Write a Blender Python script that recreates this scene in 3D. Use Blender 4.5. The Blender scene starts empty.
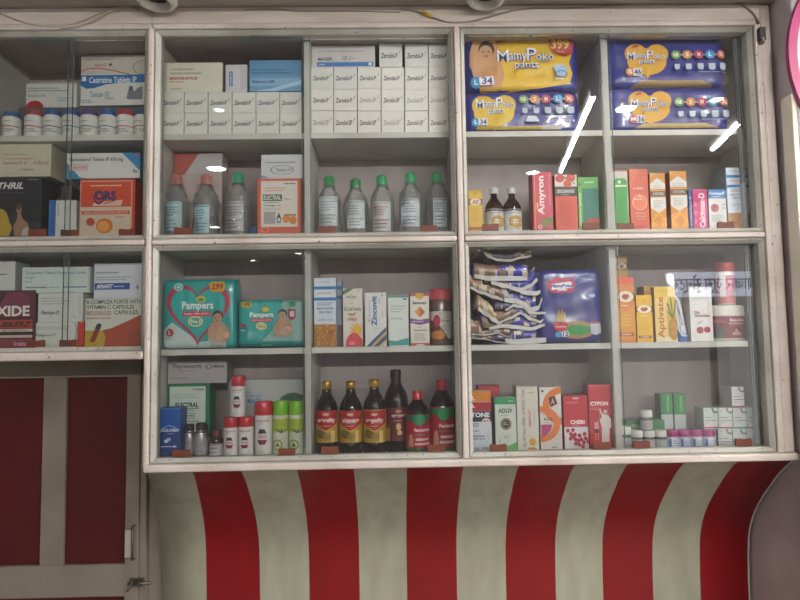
import bpy, bmesh, math, random
from mathutils import Vector, Matrix, noise
random.seed(7)
S = bpy.context.scene
COL = S.collection

# ------------------------------------------------------------------ camera
YAW, PIT, ROL, FPX = math.radians(0.992), math.radians(3.911), math.radians(-0.876), 600.0
FW = Vector((math.sin(YAW)*math.cos(PIT), math.cos(YAW)*math.cos(PIT), math.sin(PIT)))
_r = Vector((math.cos(YAW), -math.sin(YAW), 0)); _u = _r.cross(FW)
RT = _r*math.cos(ROL) + _u*math.sin(ROL); UP = _u*math.cos(ROL) - _r*math.sin(ROL)
EYE = Vector((0, 0, 1.5))
cam_data = bpy.data.cameras.new('camera'); cam = bpy.data.objects.new('camera', cam_data); COL.objects.link(cam)
cam_data.sensor_width = 36; cam_data.lens = 36*FPX/800; cam_data.clip_start = 0.02
M = Matrix((RT, UP, -FW)).transposed().to_4x4(); M.translation = EYE
cam.matrix_world = M
S.camera = cam

# ------------------------------------------------------------------ world, exposure
S.view_settings.view_transform = 'Standard'; S.view_settings.look = 'None'
S.view_settings.gamma = 1; S.view_settings.use_curve_mapping = False
S.view_settings.exposure = -0.14
SKY_LEFT, SKY_RIGHT, SKY_TOP = .17, 1.7, 1.6
W = bpy.data.worlds.new('daylight'); S.world = W; W.use_nodes = True
wn = W.node_tree; bg = wn.nodes['Background']      # overcast street light, brighter towards the right and overhead
_tc = wn.nodes.new('ShaderNodeTexCoord'); _sp = wn.nodes.new('ShaderNodeSeparateXYZ'); wn.links.new(_tc.outputs['Generated'], _sp.inputs[0])
_rx = wn.nodes.new('ShaderNodeMapRange'); _rx.inputs[1].default_value = .15; _rx.inputs[2].default_value = .6; _rx.inputs[3].default_value = SKY_LEFT; _rx.inputs[4].default_value = SKY_RIGHT
wn.links.new(_sp.outputs['X'], _rx.inputs[0])
_rz = wn.nodes.new('ShaderNodeMapRange'); _rz.inputs[1].default_value = .15; _rz.inputs[2].default_value = .6; _rz.inputs[3].default_value = 1; _rz.inputs[4].default_value = SKY_TOP
wn.links.new(_sp.outputs['Z'], _rz.inputs[0])
_mu = wn.nodes.new('ShaderNodeMath'); _mu.operation = 'MULTIPLY'; wn.links.new(_rx.outputs[0], _mu.inputs[0]); wn.links.new(_rz.outputs[0], _mu.inputs[1])
bg.inputs[0].default_value = (1.0, .95, .93, 1); wn.links.new(_mu.outputs[0], bg.inputs[1])
TUBE_STRENGTH = 380.0
FILL_ROW_STRENGTH = 470.0
SPOT_STRENGTH = 60.0
SIGN_STRENGTH = 4.5

# ------------------------------------------------------------------ pixel <-> place helpers
def ray(px, py): return FW + RT*((px-400)/FPX) - UP*((py-300)/FPX)
def at(px, py, Y):
    d = ray(px, py); return EYE + d*(Y/d.y)
def py_of(x, y, z):
    p = Vector((x, y, z))-EYE; return 300-FPX*p.dot(UP)/p.dot(FW)
def mirror_at(px, py, zc, g=1.64):
    d = ray(px, py); q = EYE + d*((zc-1.5)/d.z); return (q.x, 2*g-q.y, zc)

# ------------------------------------------------------------------ materials
MATS = {}
def lin(c):
    c = c.lstrip('#'); c = ''.join(q*2 for q in c) if len(c) == 3 else c; v = [int(c[i:i+2], 16)/255 for i in (0, 2, 4)]
    return tuple((x/12.92 if x <= .04045 else ((x+.055)/1.055)**2.4) for x in v)
def mat(c, rough=0.45, kind='paper'):
    key = (c, rough, kind)
    if key in MATS: return MATS[key]
    m = bpy.data.materials.new('%s_%s' % (kind, c.strip('#'))); m.use_nodes = True
    nt = m.node_tree; b = nt.nodes['Principled BSDF']; rgb = lin(c)
    b.inputs['Roughness'].default_value = rough
    tc = nt.nodes.new('ShaderNodeTexCoord'); nz = nt.nodes.new('ShaderNodeTexNoise')
    nz.inputs['Scale'].default_value = 35; nz.inputs['Detail'].default_value = 3
    nt.links.new(tc.outputs['Object'], nz.inputs['Vector'])
    cr = nt.nodes.new('ShaderNodeMix'); cr.data_type = 'RGBA'
    cr.inputs[6].default_value = (rgb[0]*.9, rgb[1]*.9, rgb[2]*.9, 1); cr.inputs[7].default_value = (min(1, rgb[0]*1.06), min(1, rgb[1]*1.06), min(1, rgb[2]*1.06), 1)
    nt.links.new(nz.outputs[0], cr.inputs[0]); nt.links.new(cr.outputs[2], b.inputs['Base Color'])
    if kind == 'foil':
        b.inputs['Metallic'].default_value = 0.85
    if kind == 'gloss':
        b.inputs['Coat Weight'].default_value = 0.6; b.inputs['Coat Roughness'].default_value = 0.08
    MATS[key] = m; return m
def paint(name, c, c2, chip='#4a4038', amount=0.66, scale=60, rough=0.55, stretch=(1, 1, 1), stain=.5):
    m = bpy.data.materials.new(name); m.use_nodes = True; nt = m.node_tree; b = nt.nodes['Principled BSDF']
    b.inputs['Roughness'].default_value = rough
    tc = nt.nodes.new('ShaderNodeTexCoord'); mp = nt.nodes.new('ShaderNodeMapping'); mp.inputs['Scale'].default_value = stretch
    nt.links.new(tc.outputs['Object'], mp.inputs[0])
    n1 = nt.nodes.new('ShaderNodeTexNoise'); n1.inputs['Scale'].default_value = 7; n1.inputs['Detail'].default_value = 6
    n2 = nt.nodes.new('ShaderNodeTexNoise'); n2.inputs['Scale'].default_value = scale; n2.inputs['Detail'].default_value = 3
    nt.links.new(mp.outputs[0], n1.inputs['Vector']); nt.links.new(tc.outputs['Object'], n2.inputs['Vector'])
    r1 = nt.nodes.new('ShaderNodeMapRange'); r1.inputs[1].default_value = .35; r1.inputs[2].default_value = .7
    nt.links.new(n1.outputs[0], r1.inputs[0])
    mx = nt.nodes.new('ShaderNodeMix'); mx.data_type = 'RGBA'
    mx.inputs[6].default_value = (*lin(c), 1); mx.inputs[7].default_value = (*lin(c2), 1); nt.links.new(r1.outputs[0], mx.inputs[0])
    r2 = nt.nodes.new('ShaderNodeMapRange'); r2.inputs[1].default_value = amount; r2.inputs[2].default_value = amount+.05; r2.inputs[4].default_value = .8
    nt.links.new(n2.outputs[0], r2.inputs[0])
    m2 = nt.nodes.new('ShaderNodeMix'); m2.data_type = 'RGBA'; m2.inputs[7].default_value = (*lin(chip), 1)
    nt.links.new(mx.outputs[2], m2.inputs[6]); nt.links.new(r2.outputs[0], m2.inputs[0]); nt.links.new(m2.outputs[2], b.inputs['Base Color'])
    bp = nt.nodes.new('ShaderNodeBump'); bp.inputs['Strength'].default_value = .12; bp.inputs['Distance'].default_value = .002
    nt.links.new(n2.outputs[0], bp.inputs['Height']); nt.links.new(bp.outputs[0], b.inputs['Normal'])
    return m
def glass(name, tint=(.96, .98, .97), dust_haze=.02, rough=0.0, boost=1.0, wrinkle=0.0, ior=1.45):  # pale veil mixed in for glass haze, besides dust and milky plastic
    m = bpy.data.materials.new(name); m.use_nodes = True; nt = m.node_tree
    nt.nodes.remove(nt.nodes['Principled BSDF']); out = nt.nodes['Material Output']
    tr = nt.nodes.new('ShaderNodeBsdfTransparent'); tr.inputs[0].default_value = (*tint, 1)
    gl = nt.nodes.new('ShaderNodeBsdfGlossy'); gl.inputs['Roughness'].default_value = rough; gl.inputs[0].default_value = (1, 1, 1, 1)
    df = nt.nodes.new('ShaderNodeBsdfDiffuse'); df.inputs[0].default_value = (.8, .8, .78, 1)
    fr = nt.nodes.new('ShaderNodeFresnel'); fr.inputs[0].default_value = ior
    ml = nt.nodes.new('ShaderNodeMath'); ml.operation = 'MULTIPLY'; ml.inputs[1].default_value = boost; ml.use_clamp = True
    nt.links.new(fr.outputs[0], ml.inputs[0])
    a = nt.nodes.new('ShaderNodeMixShader'); b2 = nt.nodes.new('ShaderNodeMixShader')
    nt.links.new(ml.outputs[0], a.inputs[0]); nt.links.new(tr.outputs[0], a.inputs[1]); nt.links.new(gl.outputs[0], a.inputs[2])
    tc = nt.nodes.new('ShaderNodeTexCoord'); nz = nt.nodes.new('ShaderNodeTexNoise'); nz.inputs['Scale'].default_value = 3 if not wrinkle else 45
    nz.inputs['Detail'].default_value = 5; nt.links.new(tc.outputs['Object'], nz.inputs['Vector'])
    rg = nt.nodes.new('ShaderNodeMapRange'); rg.inputs[1].default_value = .3; rg.inputs[2].default_value = .75; rg.inputs[3].default_value = dust_haze*.3; rg.inputs[4].default_value = dust_haze*1.7
    nt.links.new(nz.outputs[0], rg.inputs[0]); nt.links.new(rg.outputs[0], b2.inputs[0])
    nt.links.new(a.outputs[0], b2.inputs[1]); nt.links.new(df.outputs[0], b2.inputs[2]); nt.links.new(b2.outputs[0], out.inputs[0])
    if wrinkle:
        bp = nt.nodes.new('ShaderNodeBump'); bp.inputs['Strength'].default_value = wrinkle; bp.inputs['Distance'].default_value = .01
        nt.links.new(nz.outputs[0], bp.inputs['Height']); nt.links.new(bp.outputs[0], gl.inputs['Normal']); nt.links.new(bp.outputs[0], fr.inputs['Normal'])
    return m
def emit(name, c, s):
    m = bpy.data.materials.new(name); m.use_nodes = True; nt = m.node_tree; b = nt.nodes['Principled BSDF']
    b.inputs['Base Color'].default_value = (.8, .8, .8, 1); b.inputs['Emission Color'].default_value = (*c, 1); b.inputs['Emission Strength'].default_value = s
    return m
P_BEAD = paint('pinkish white gloss paint', '#c2b7af', '#a99c90', '#54473a', .665, 90, .5)
P_FRAME = paint('greyish white paint', '#a6a49b', '#88847a', '#3c3932', .66, 110, .5)
P_SHELF = paint('white shelf paint', '#c9c8c0', '#b5b3aa', '#807a70', .74, 60, .5)
P_BACK = paint('grey laminate', '#a79a96', '#9b8e8a', '#847874', .72, 25, .45, (3, 3, .6))
P_FASCIA = paint('cream fascia paint', '#c9bfb4', '#b4a99c', '#6a5c4e', .74, 40, .6, (.5, 1, 3))
P_CREAM = paint('cream stripe paint', '#9e9c88', '#908d7a', '#7d7865', .75, 35, .55, (3, 3, .7))
P_RED = paint('red stripe paint', '#7a040a', '#73040a', '#4a060c', .76, 30, .42, (3, 3, .7))
P_DOORC = paint('cream door paint', '#7f756a', '#6f665b', '#3c342a', .73, 45, .55)
P_DOORR = paint('dark red door paint', '#480003', '#400003', '#2a0102', .75, 30, .6)
P_WALL = paint('lilac grey plaster', '#d3c8cd', '#c2b7bc', '#8f868a', .74, 25, .75)
P_CEIL = paint('ceiling paint', '#a79f95', '#968e84', '#6c645a', .74, 25, .8)
P_ROOM = paint('room plaster', '#8b857e', '#7b756e', '#5c5650', .75, 15, .85)
P_FLOOR = paint('grey floor tile', '#7d7770', '#6b665f', '#4a4540', .74, 12, .5)
G_PANE = glass('window glass', (.985, .99, .987), .008, 0, 1.0)
G_WRAP = glass('clear plastic wrap', (.99, .99, .99), .08, .05, 2.0, 1.0, 1.4)
G_BOTTLE = glass('clear plastic bottle', (.99, .997, .995), .16, .05, 1.2, .3, 1.35)

# ------------------------------------------------------------------ mesh builder
TXT = {}
def text_geo(s, bold):
    k = (s, bold)
    if k in TXT: return TXT[k]
    cu = bpy.data.curves.new('t', 'FONT'); cu.body = s; cu.resolution_u = 2; cu.offset = bold
    ob = bpy.data.objects.new('t', cu); COL.objects.link(ob)
    bpy.context.view_layer.update(); dg = bpy.context.evaluated_depsgraph_get()
    me = bpy.data.meshes.new_from_object(ob.evaluated_get(dg))
    vs = [(v.co.x, v.co.y) for v in me.vertices]; fs = [tuple(p.vertices) for p in me.polygons]
    bpy.data.objects.remove(ob); bpy.data.meshes.remove(me); bpy.data.curves.remove(cu)
    if vs:
        x0 = min(v[0] for v in vs); x1 = max(v[0] for v in vs); y0 = min(v[1] for v in vs); y1 = max(v[1] for v in vs)
        vs = [((x-x0)/max(1e-6, x1-x0), (y-y0)/max(1e-6, y1-y0)) for x, y in vs]
    TXT[k] = (vs, fs); return TXT[k]

class G:
    def __init__(s): s.v = []; s.f = []; s.m = []; s.sm = []; s.mats = []
    def mi(s, m):
        if isinstance(m, str): m = mat(m)
        if m not in s.mats: s.mats.append(m)
        return s.mats.index(m)
    def add(s, vs, fs, m, smooth=False):
        o = len(s.v); k = s.mi(m); s.v += [tuple(v) for v in vs]
        for f in fs: s.f.append(tuple(i+o for i in f)); s.m.append(k); s.sm.append(smooth)
        return s
    def box(s, x0, y0, z0, x1, y1, z1, m, bev=0.0, side=None, seg=2, top=None):
        bm = bmesh.new(); r = bmesh.ops.create_cube(bm, size=1)
        for v in bm.verts: v.co = Vector(((x0+x1)/2+v.co.x*(x1-x0), (y0+y1)/2+v.co.y*(y1-y0), (z0+z1)/2+v.co.z*(z1-z0)))
        if bev: bmesh.ops.bevel(bm, geom=bm.edges[:], offset=bev, segments=seg, affect='EDGES', profile=.5)
        bm.normal_update(); o = len(s.v); s.v += [tuple(v.co) for v in bm.verts]
        k = s.mi(m); ks = s.mi(side) if side else k; kt = s.mi(top) if top else ks
        for f in bm.faces:
            s.f.append(tuple(v.index+o for v in f.verts))
            n = f.normal; s.m.append(ks if abs(n.x) > .9 else kt if abs(n.z) > .9 else k); s.sm.append(False)
        bm.free(); return s
    def lathe(s, prof, m, seg=28, c=(0, 0), sy=1.0, sx=1.0):
        strips = [[prof[0]]]
        for i in range(1, len(prof)):
            strips[-1].append(prof[i])
            if i < len(prof)-1:
                a = Vector(prof[i])-Vector(prof[i-1]); b = Vector(prof[i+1])-Vector(prof[i])
                if a.length > 1e-7 and b.length > 1e-7 and a.angle(b) > .6: strips.append([prof[i]])
        for st in strips:
            vs = []; fs = []
            for r, z in st:
                for k in range(seg):
                    a = 2*math.pi*k/seg; vs.append((c[0]+r*sx*math.cos(a), c[1]+r*sy*math.sin(a), z))
            for i in range(len(st)-1):
                for k in range(seg):
                    k2 = (k+1) % seg; fs.append((i*seg+k, i*seg+k2, (i+1)*seg+k2, (i+1)*seg+k))
            s.add(vs, fs, m, True)
        return s
    def tube(s, pts, r, m, seg=8):
        pts = [Vector(p) for p in pts]; vs = []; fs = []
        for i, p in enumerate(pts):
            d = (pts[min(i+1, len(pts)-1)]-pts[max(i-1, 0)]).normalized()
            a = d.orthogonal().normalized() if i == 0 else (a - d*a.dot(d)).normalized()
            b = d.cross(a)
            for k in range(seg):
                t = 2*math.pi*k/seg; vs.append(p+a*(r*math.cos(t))+b*(r*math.sin(t)))
        for i in range(len(pts)-1):
            for k in range(seg):
                k2 = (k+1) % seg; fs.append((i*seg+k, i*seg+k2, (i+1)*seg+k2, (i+1)*seg+k))
        fs.append(tuple(range(seg))); fs.append(tuple((len(pts)-1)*seg+k for k in range(seg)))
        return s.add(vs, fs, m, True)
    def prism(s, pts, y0, y1, m):           # outline in x,z extruded along y
        n = len(pts); vs = [(x, y0, z) for x, z in pts]+[(x, y1, z) for x, z in pts]
        fs = [tuple(range(n))[::-1], tuple(range(n, 2*n))]+[(i, (i+1) % n, n+(i+1) % n, n+i) for i in range(n)]
        return s.add(vs, fs, m)
    def build(s, name, parent=None, loc=(0, 0, 0), rz=0):
        me = bpy.data.meshes.new(name); me.from_pydata(s.v, [], s.f)
        for m in s.mats: me.materials.append(m)
        me.polygons.foreach_set('material_index', s.m); me.polygons.foreach_set('use_smooth', s.sm); me.update()
        bm = bmesh.new(); bm.from_mesh(me); bmesh.ops.recalc_face_normals(bm, faces=bm.faces); bm.to_mesh(me); bm.free()
        o = bpy.data.objects.new(name, me); COL.objects.link(o); o.location = loc; o.rotation_euler = (0, 0, rz)
        if parent: o.parent = parent
        return o
    # flat artwork. ops use the photograph's pixels, fr maps them to the face; surf(x,z,h) -> point
    def art(s, ops, rect, Wd, H, surf=None, eps=.00035, maxlen=None, zoff=0):
        x0, y0, x1, y1 = rect
        def X(px): return (px-x0)/(x1-x0)*Wd - Wd/2
        def Z(py): return (y1-py)/(y1-y0)*H + zoff
        if surf is None: surf = lambda x, z, h: (x, -h, z)
        for li, op in enumerate(ops):
            h = eps*(1+li*.35); k = op[0]; col = op[-1] if k != 't' else op[6]
            polys = []
            if k == 'r': a, b, c, d = X(op[1]), Z(op[4]), X(op[3]), Z(op[2]); polys = [([(a, b), (c, b), (c, d), (a, d)], [(0, 1, 2, 3)])]
            elif k == 'p': p = [(X(a), Z(b)) for a, b in op[1]]; polys = [(p, [tuple(range(len(p)))])]
            elif k == 'e': p = [(X(op[1]+op[3]*math.cos(t*math.pi/12)), Z(op[2]+op[4]*math.sin(t*math.pi/12))) for t in range(24)]; polys = [(p, [tuple(range(24))])]
            elif k == 'o':
                n = 28; p = []
                for q in (1, 1-op[5]/max(op[3], op[4])):
                    p += [(X(op[1]+op[3]*q*math.cos(2*math.pi*t/n)), Z(op[2]+op[4]*q*math.sin(2*math.pi*t/n))) for t in range(n)]
                polys = [(p, [(i, (i+1) % n, n+(i+1) % n, n+i) for i in range(n)])]
            elif k in 'hH':
                cx, cy, w, hh = op[1:5]; n = 40
                def hp(q, n=n):
                    o_ = []
                    for t in range(n):
                        a = 2*math.pi*t/n; hx = 16*math.sin(a)**3/16; hy = (13*math.cos(a)-5*math.cos(2*a)-2*math.cos(3*a)-math.cos(4*a))/14.5
                        o_.append((X(cx+hx*w/2*q), Z(cy-(hy+.12)*hh/2*q)))
                    return o_
                if k == 'h': p = hp(1); polys = [(p, [tuple(range(n))])]
                else: p = hp(1)+hp(op[5]); polys = [(p, [(i, (i+1) % n, n+(i+1) % n, n+i) for i in range(n)])]
            elif k == 's':      # stroke along points: ('s', pts, width_px, col)
                p = op[1]; w = op[2]/2; L = []; R_ = []
                for i, q in enumerate(p):
                    a = Vector(p[max(0, i-1)]); b = Vector(p[min(len(p)-1, i+1)]); d = (b-a).normalized(); nn = Vector((-d.y, d.x))*w
                    L.append((X(q[0]+nn.x), Z(q[1]+nn.y))); R_.append((X(q[0]-nn.x), Z(q[1]-nn.y)))
                n = len(p); polys = [(L+R_, [(i, i+1, n+i+1, n+i) for i in range(n-1)])]
            elif k == 'l':      # rows of fine print, too small to read
                rnd = random.Random(int(op[1]*13+op[2]*7)); n = op[5]
                p = []; f = []
                for i in range(n):
                    ya = op[2]+(op[4]-op[2])*(i+.25)/n; yb = op[2]+(op[4]-op[2])*(i+.7)/n; xa = op[1]; end = op[1]+(op[3]-op[1])*rnd.uniform(.65, 1)
                    while xa < end-.4:
                        xb = min(end, xa+rnd.uniform(.9, 3)); q = len(p)
                        p += [(X(xa), Z(yb)), (X(xb), Z(yb)), (X(xb), Z(ya)), (X(xa), Z(ya))]; f.append((q, q+1, q+2, q+3)); xa = xb+.45
                polys = [(p, f)]
            elif k == 't':      # ('t', text, x0,y0,x1,y1, col, rot, bold, slant)
                rot = op[7] if len(op) > 7 else 0; bold = op[8] if len(op) > 8 else .01; sl = op[9] if len(op) > 9 else 0
                vs, fs = text_geo(op[1], bold); a, b, c, d = op[2:6]; p = []
                for u, v in vs:
                    if rot == 90: p.append((X(a+(c-a)*(1-v)), Z(d+(b-d)*u)))
                    elif rot == 180: p.append((X(c+(a-c)*u), Z(b+(d-b)*v)))
                    elif rot == -1: p.append((X(c+(a-c)*u), Z(d+(b-d)*v)))
                    else: p.append((X(a+(c-a)*(u+sl*v)), Z(d+(b-d)*v)))
                polys = [(p, fs)]
            for p, f in polys:
                if not f: continue
                p = [(min(Wd/2-.0002, max(-Wd/2+.0002, q[0])), min(zoff+H-.0002, max(zoff+.0002, q[1]))) for q in p]
                if maxlen:
                    bm = bmesh.new(); bv = [bm.verts.new((q[0], q[1], 0)) for q in p]
                    for ff in f:
                        try: bm.faces.new([bv[i] for i in ff])
                        except ValueError: pass
                    bmesh.ops.triangulate(bm, faces=bm.faces)
                    for _ in range(7):
                        e = [e for e in bm.edges if e.calc_length() > maxlen]
                        if not e: break
                        bmesh.ops.subdivide_edges(bm, edges=e, cuts=1); bmesh.ops.triangulate(bm, faces=[q for q in bm.faces if len(q.verts) > 3])
                    bm.verts.index_update()
                    p = [(v.co.x, v.co.y) for v in bm.verts]; f = [tuple(v.index for v in q.verts) for q in bm.faces]; bm.free()
                s.add([surf(q[0], q[1], h) for q in p], f, col, bool(maxlen))
        return s

def tag(o, label, cat, group=None, kind=None):
    o['label'] = label; o['category'] = cat
    if group: o['group'] = group
    if kind: o['kind'] = kind
    return o
def struct(o): o['kind'] = 'structure'; return o
def empty(name, loc, rz=0):
    e = bpy.data.objects.new(name, None); COL.objects.link(e); e.location = loc; e.rotation_euler = (0, 0, rz); e.empty_display_size = .02; return e
def copy_tree(o, parent=None):
    c = o.copy(); COL.objects.link(c); c.parent = parent
    for ch in list(o.children): copy_tree(ch, c)
    return c

# ------------------------------------------------------------------ room
def slab(name, a, b, m, bev=0): return struct(G().box(*a, *b, m, bev).build(name))
slab('floor', (-3.2, -6.2, -.1), (4.5, 2.05, 0), P_FLOOR)
slab('ceiling', (-3.2, -5.2, 2.62), (2.6, 2.05, 2.74), P_CEIL)
slab('wall_front', (-3.2, 1.885, 0), (1.6, 2.05, 2.62), P_ROOM)
slab('wall_right', (1.086, 1.53, 0), (1.6, 1.885, 2.62), P_WALL, .004)
slab('trim_1', (-3.1, 1.20, 2.432), (1.086, 1.885, 2.62), P_CEIL, .003)
slab('trim_2', (1.086, 1.20, 2.44), (1.6, 1.53, 2.62), P_CEIL, .003)
# pale upright board fixed on the side of the right wall
zt = at(790, 97, 1.56).z
tag(G().box(1.072, 1.532, 0, 1.0855, 1.577, zt, paint('pale board paint', '#e0d8c6', '#d3c9b6', '#8d8473', .75, 30), .003).build('upright_board'), 'pale cream upright board on the wall at the far right edge', 'board')

# ------------------------------------------------------------------ lamps
def tube_light(a, b, label, power=None):
    a = Vector(a); b = Vector(b); d = (b-a).normalized(); mid = (a+b)/2
    e = empty('tube_light', (mid.x, mid.y, 2.62)); L = (b-a).length/2; e.rotation_euler.z = math.atan2(d.y, d.x)
    G().box(-L-.02, -.022, -.03, L+.02, .022, 0, '#d8d8d4', .003).build('housing', e)
    G().tube([(-L, 0, -.046), (L, 0, -.046)], .011, emit('tube glow', (1.0, .98, .967), power or TUBE_STRENGTH), 12).build('tube', e)
    for q in (-L-.008, L+.008): G().box(q-.010, -.016, -.062, q+.010, .016, -.029, '#c0c0bc', .002).build('end_cap', e)
    tag(e, label, 'tube light', 'ceiling tube lights')
tube_light(mirror_at(593, 95, 2.574), mirror_at(560, 172, 2.574), 'long white tube light on the room ceiling whose reflection crosses the upper right glass')
tube_light(mirror_at(741, 121, 2.574), mirror_at(713, 149, 2.574), 'short white tube light beyond the ceiling edge at the far right')
tube_light((2.45, 1.15, 2.574), (2.45, -.1, 2.574), 'white tube light along the right edge of the room ceiling')  # added fill lamp, brightens the goods from the right
for k_, w_ in enumerate(('left', 'middle', 'right')):
    tube_light((-.75+1.35*k_, -3.32, 2.574), (.50+1.35*k_, -3.32, 2.574), 'white tube light across the far end of the room ceiling, '+w_+' one of three', FILL_ROW_STRENGTH)  # unseen row added as frontal fill for the lower shelves
m_spot = emit('downlight glow', (1, .98, .93), SPOT_STRENGTH)
spots = [((217, 170), 'above the left wall side', .06), ((532, 174), 'past the end of the long tube', .045), ((626, 109), 'above and right of the long tube', .05), ((717, 100), 'farthest right over the room', .03),
         ((220, 112), 'nearest the left cabinet', .024), ((215, 228), 'halfway back on the left', .05), ((298, 254), 'far back near the middle', .045), ((254, 261), 'far back on the left', .045)]
for (p, w, r) in spots:
    x, y, z = mirror_at(p[0], p[1], 2.605)
    e = empty('ceiling_downlight', (x, y, 2.62))
    G().lathe([(r+.012, 0), (r+.012, -.008), (r+.004, -.014), (r, -.014), (r, -.004)], '#d9d7d2').build('rim', e)
    G().lathe([(r, -.009), (r*.5, -.0095), (.0001, -.0095)], m_spot).build('diffuser', e)
    tag(e, 'small round lit ceiling downlight ' + w, 'downlight', 'ceiling downlights behind the viewer')
# signboard across the street, seen only mirrored in the lower right glass
d = ray(714, 284); t = 7.0/d.y; q = EYE+d*t; sy = 3.28-7.0
e = empty('shop_signboard', (q.x, sy, q.z))
w2 = 7.0*46/600; h2 = 7.0*12.5/600
G().box(-w2, -.05, -h2, w2, 0, h2, emit('daylight glow board', (.72, .80, 1.0), SIGN_STRENGTH), .01).build('panel', e)  # the board glows in place of the daylight falling on it
gg = G(); vs, fs = text_geo('बाजार जूस सेन्टर', .01); gg.add([(w2*.9-u*w2*1.8, .004, (v-.5)*h2*1.6) for u, v in vs], fs, '#15246e'); gg.build('lettering', e)
G().box(-.03, -.12, -q.z, .03, -.051, h2, '#6a6a6a').build('post', e)
tag(e, 'pale blue backlit signboard with dark blue Hindi lettering mirrored in the glass', 'sign')

# ------------------------------------------------------------------ cabinets
XA, XB, XC, XD, XE, XF = -.625, .174, .218, 1.017, -.668, -1.103
ZT, ZM1, ZM2, ZB = 2.355, 1.797, 1.754, 1.200
SH1, SH2 = 2.091, 1.486; ST = .0165
cab = tag(empty('wall_cabinet', (.196, 1.62, 1.165)), 'large white glazed wall cabinet with four sliding glass bays full of medicines', 'cabinet')
cal = tag(empty('wall_cabinet', (-.885, 1.62, 1.46)), 'smaller white glazed wall cabinet over the red door at left', 'cabinet')
def cpart(name, a, b, m, bev=0, par=cab):
    o = G().box(*[a[i]-par.location[i] for i in range(3)], *[b[i]-par.location[i] for i in range(3)], m, bev).build(name, par); return o
YB = 1.872
cpart('back_panel', (-.655, YB, 1.165), (1.075, 1.884, 2.43), P_BACK)
cpart('top_panel', (-.640, 1.64, 2.362), (1.062, YB, 2.43), P_BACK)
cpart('middle_panel', (-.640, 1.655, 1.758), (1.062, YB, 1.795), P_SHELF)
cpart('bottom_panel', (-.640, 1.655, 1.168), (1.062, YB, 1.188), P_SHELF)
cpart('side_panel', (-.656, 1.648, 1.168), (-.640, YB, 2.43), P_SHELF)
cpart('side_panel', (1.062, 1.648, 1.168), (1.078, YB, 2.43), P_SHELF)
cpart('center_panel', (.186, 1.652, 1.189), (.206, YB, 2.361), P_SHELF)
for z0, z1, sh in ((1.189, 1.757, SH2), (1.796, 2.361, SH1)):
    for xc in (-.2256, .626):
        cpart('divider', (xc-.0093, 1.661, z0), (xc+.0093, YB, z1), P_SHELF, .001)
    for x0, x1 in ((-.639, -.235), (-.2162, .185), (.207, .6165), (.6355, 1.061)):
        cpart('shelf', (x0, 1.664, sh-ST), (x1, YB, sh), P_SHELF, .001)
def frame(x0, z0, x1, z1, par, t=.0125):
    L = par.location; g = G()
    def ring(d, y): return [(x0-d-L.x, y-L.y, z0-d-L.z), (x1+d-L.x, y-L.y, z0-d-L.z), (x1+d-L.x, y-L.y, z1+d-L.z), (x0-d-L.x, y-L.y, z1+d-L.z)]
    rings = [ring(0, 1.652), ring(0, 1.622), ring(t*.75, 1.612), ring(t, 1.614), ring(t, 1.652)]
    vs = sum(rings, []); fs = []
    for i in range(4):
        for k in range(4): fs.append((i*4+k, i*4+(k+1) % 4, (i+1)*4+(k+1) % 4, (i+1)*4+k))
    g.add(vs, fs, P_FRAME)
    for sx, sz, dx, dz in ((x0, z0, -1, -1), (x1, z0, 1, -1), (x0, z1, -1, 1), (x1, z1, 1, 1)):   # open mitre joints
        a = (sx+dx*.001-L.x, sz+dz*.001-L.z); b = (sx+dx*t*.74-L.x, sz+dz*t*.74-L.z); w = .0005
        g.add([(a[0]-w, 1.6209-L.y, a[1]+w*dx*dz), (a[0]+w, 1.6209-L.y, a[1]-w*dx*dz), (b[0]+w, 1.6118-L.y, b[1]-w*dx*dz), (b[0]-w, 1.6118-L.y, b[1]+w*dx*dz)], [(0, 1, 2, 3)], '#4a443c')
    return g.build('window_frame', par)
for x0, x1 in ((XA, XB), (XC, XD)):
    frame(x0, ZM1, x1, ZT, cab); frame(x0, ZB, x1, ZM2, cab)
frame(XF, ZM1, XE, ZT, cal); frame(XF, 1.497, XE, ZM2, cal)
for z0, z1 in ((ZM1+.001, ZT-.001), (ZB+.001, ZM2-.001)):
    for xa, xb, c_ in ((.9985, 1.0005, '#5f655f'), (1.0045, 1.0065, '#7d817a'), (1.0105, 1.0125, '#4c524d')): cpart('glass_track', (xa, 1.653, z0), (xb, 1.661, z1), mat(c_, .4))
# beads between the frames
def bead(name, x0, z0, x1, z1, par=cab, y0=1.606): cpart(name, (x0, y0, z0), (x1, 1.648, z1), P_BEAD, .0045, par)
g = .0014
bead('post', XE+.0125+g, 1.178, XA-.0125-g, 2.370)
bead('post', XB+.0125+g, 1.186, XC-.0125-g, 2.370)
bead('post', XD+.0125+g, 1.186, 1.050, 2.372); bead('post', 1.0505, 1.1865, 1.0785, 2.43, y0=1.609)
bead('rail', XA-.0125, ZM2+.0125+g, XB+.0115, ZM1-.0125-g, y0=1.607); bead('rail', XC-.0115, ZM2+.0125+g, XD+.0125, ZM1-.0125-g, y0=1.607)
bead('bottom_molding', -.649, 1.167, 1.086, 1.1865, y0=1.598)
bead('top_rail', -.645, ZT+.0125+g, 1.040, 2.385, y0=1.609)
cpart('fascia', (-.645, 1.612, 2.3855), (1.0795, 1.66, 2.431), P_FASCIA, .002)
cpart('back_panel', (-1.14, YB, 1.462), (-.657, 1.884, 2.43), P_BACK, 0, cal)
cpart('top_panel', (-1.13, 1.64, 2.362), (-.657, YB, 2.43), P_BACK, 0, cal)
cpart('middle_panel', (-1.13, 1.655, 1.758), (-.657, YB, 1.795), P_SHELF, 0, cal)
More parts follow.
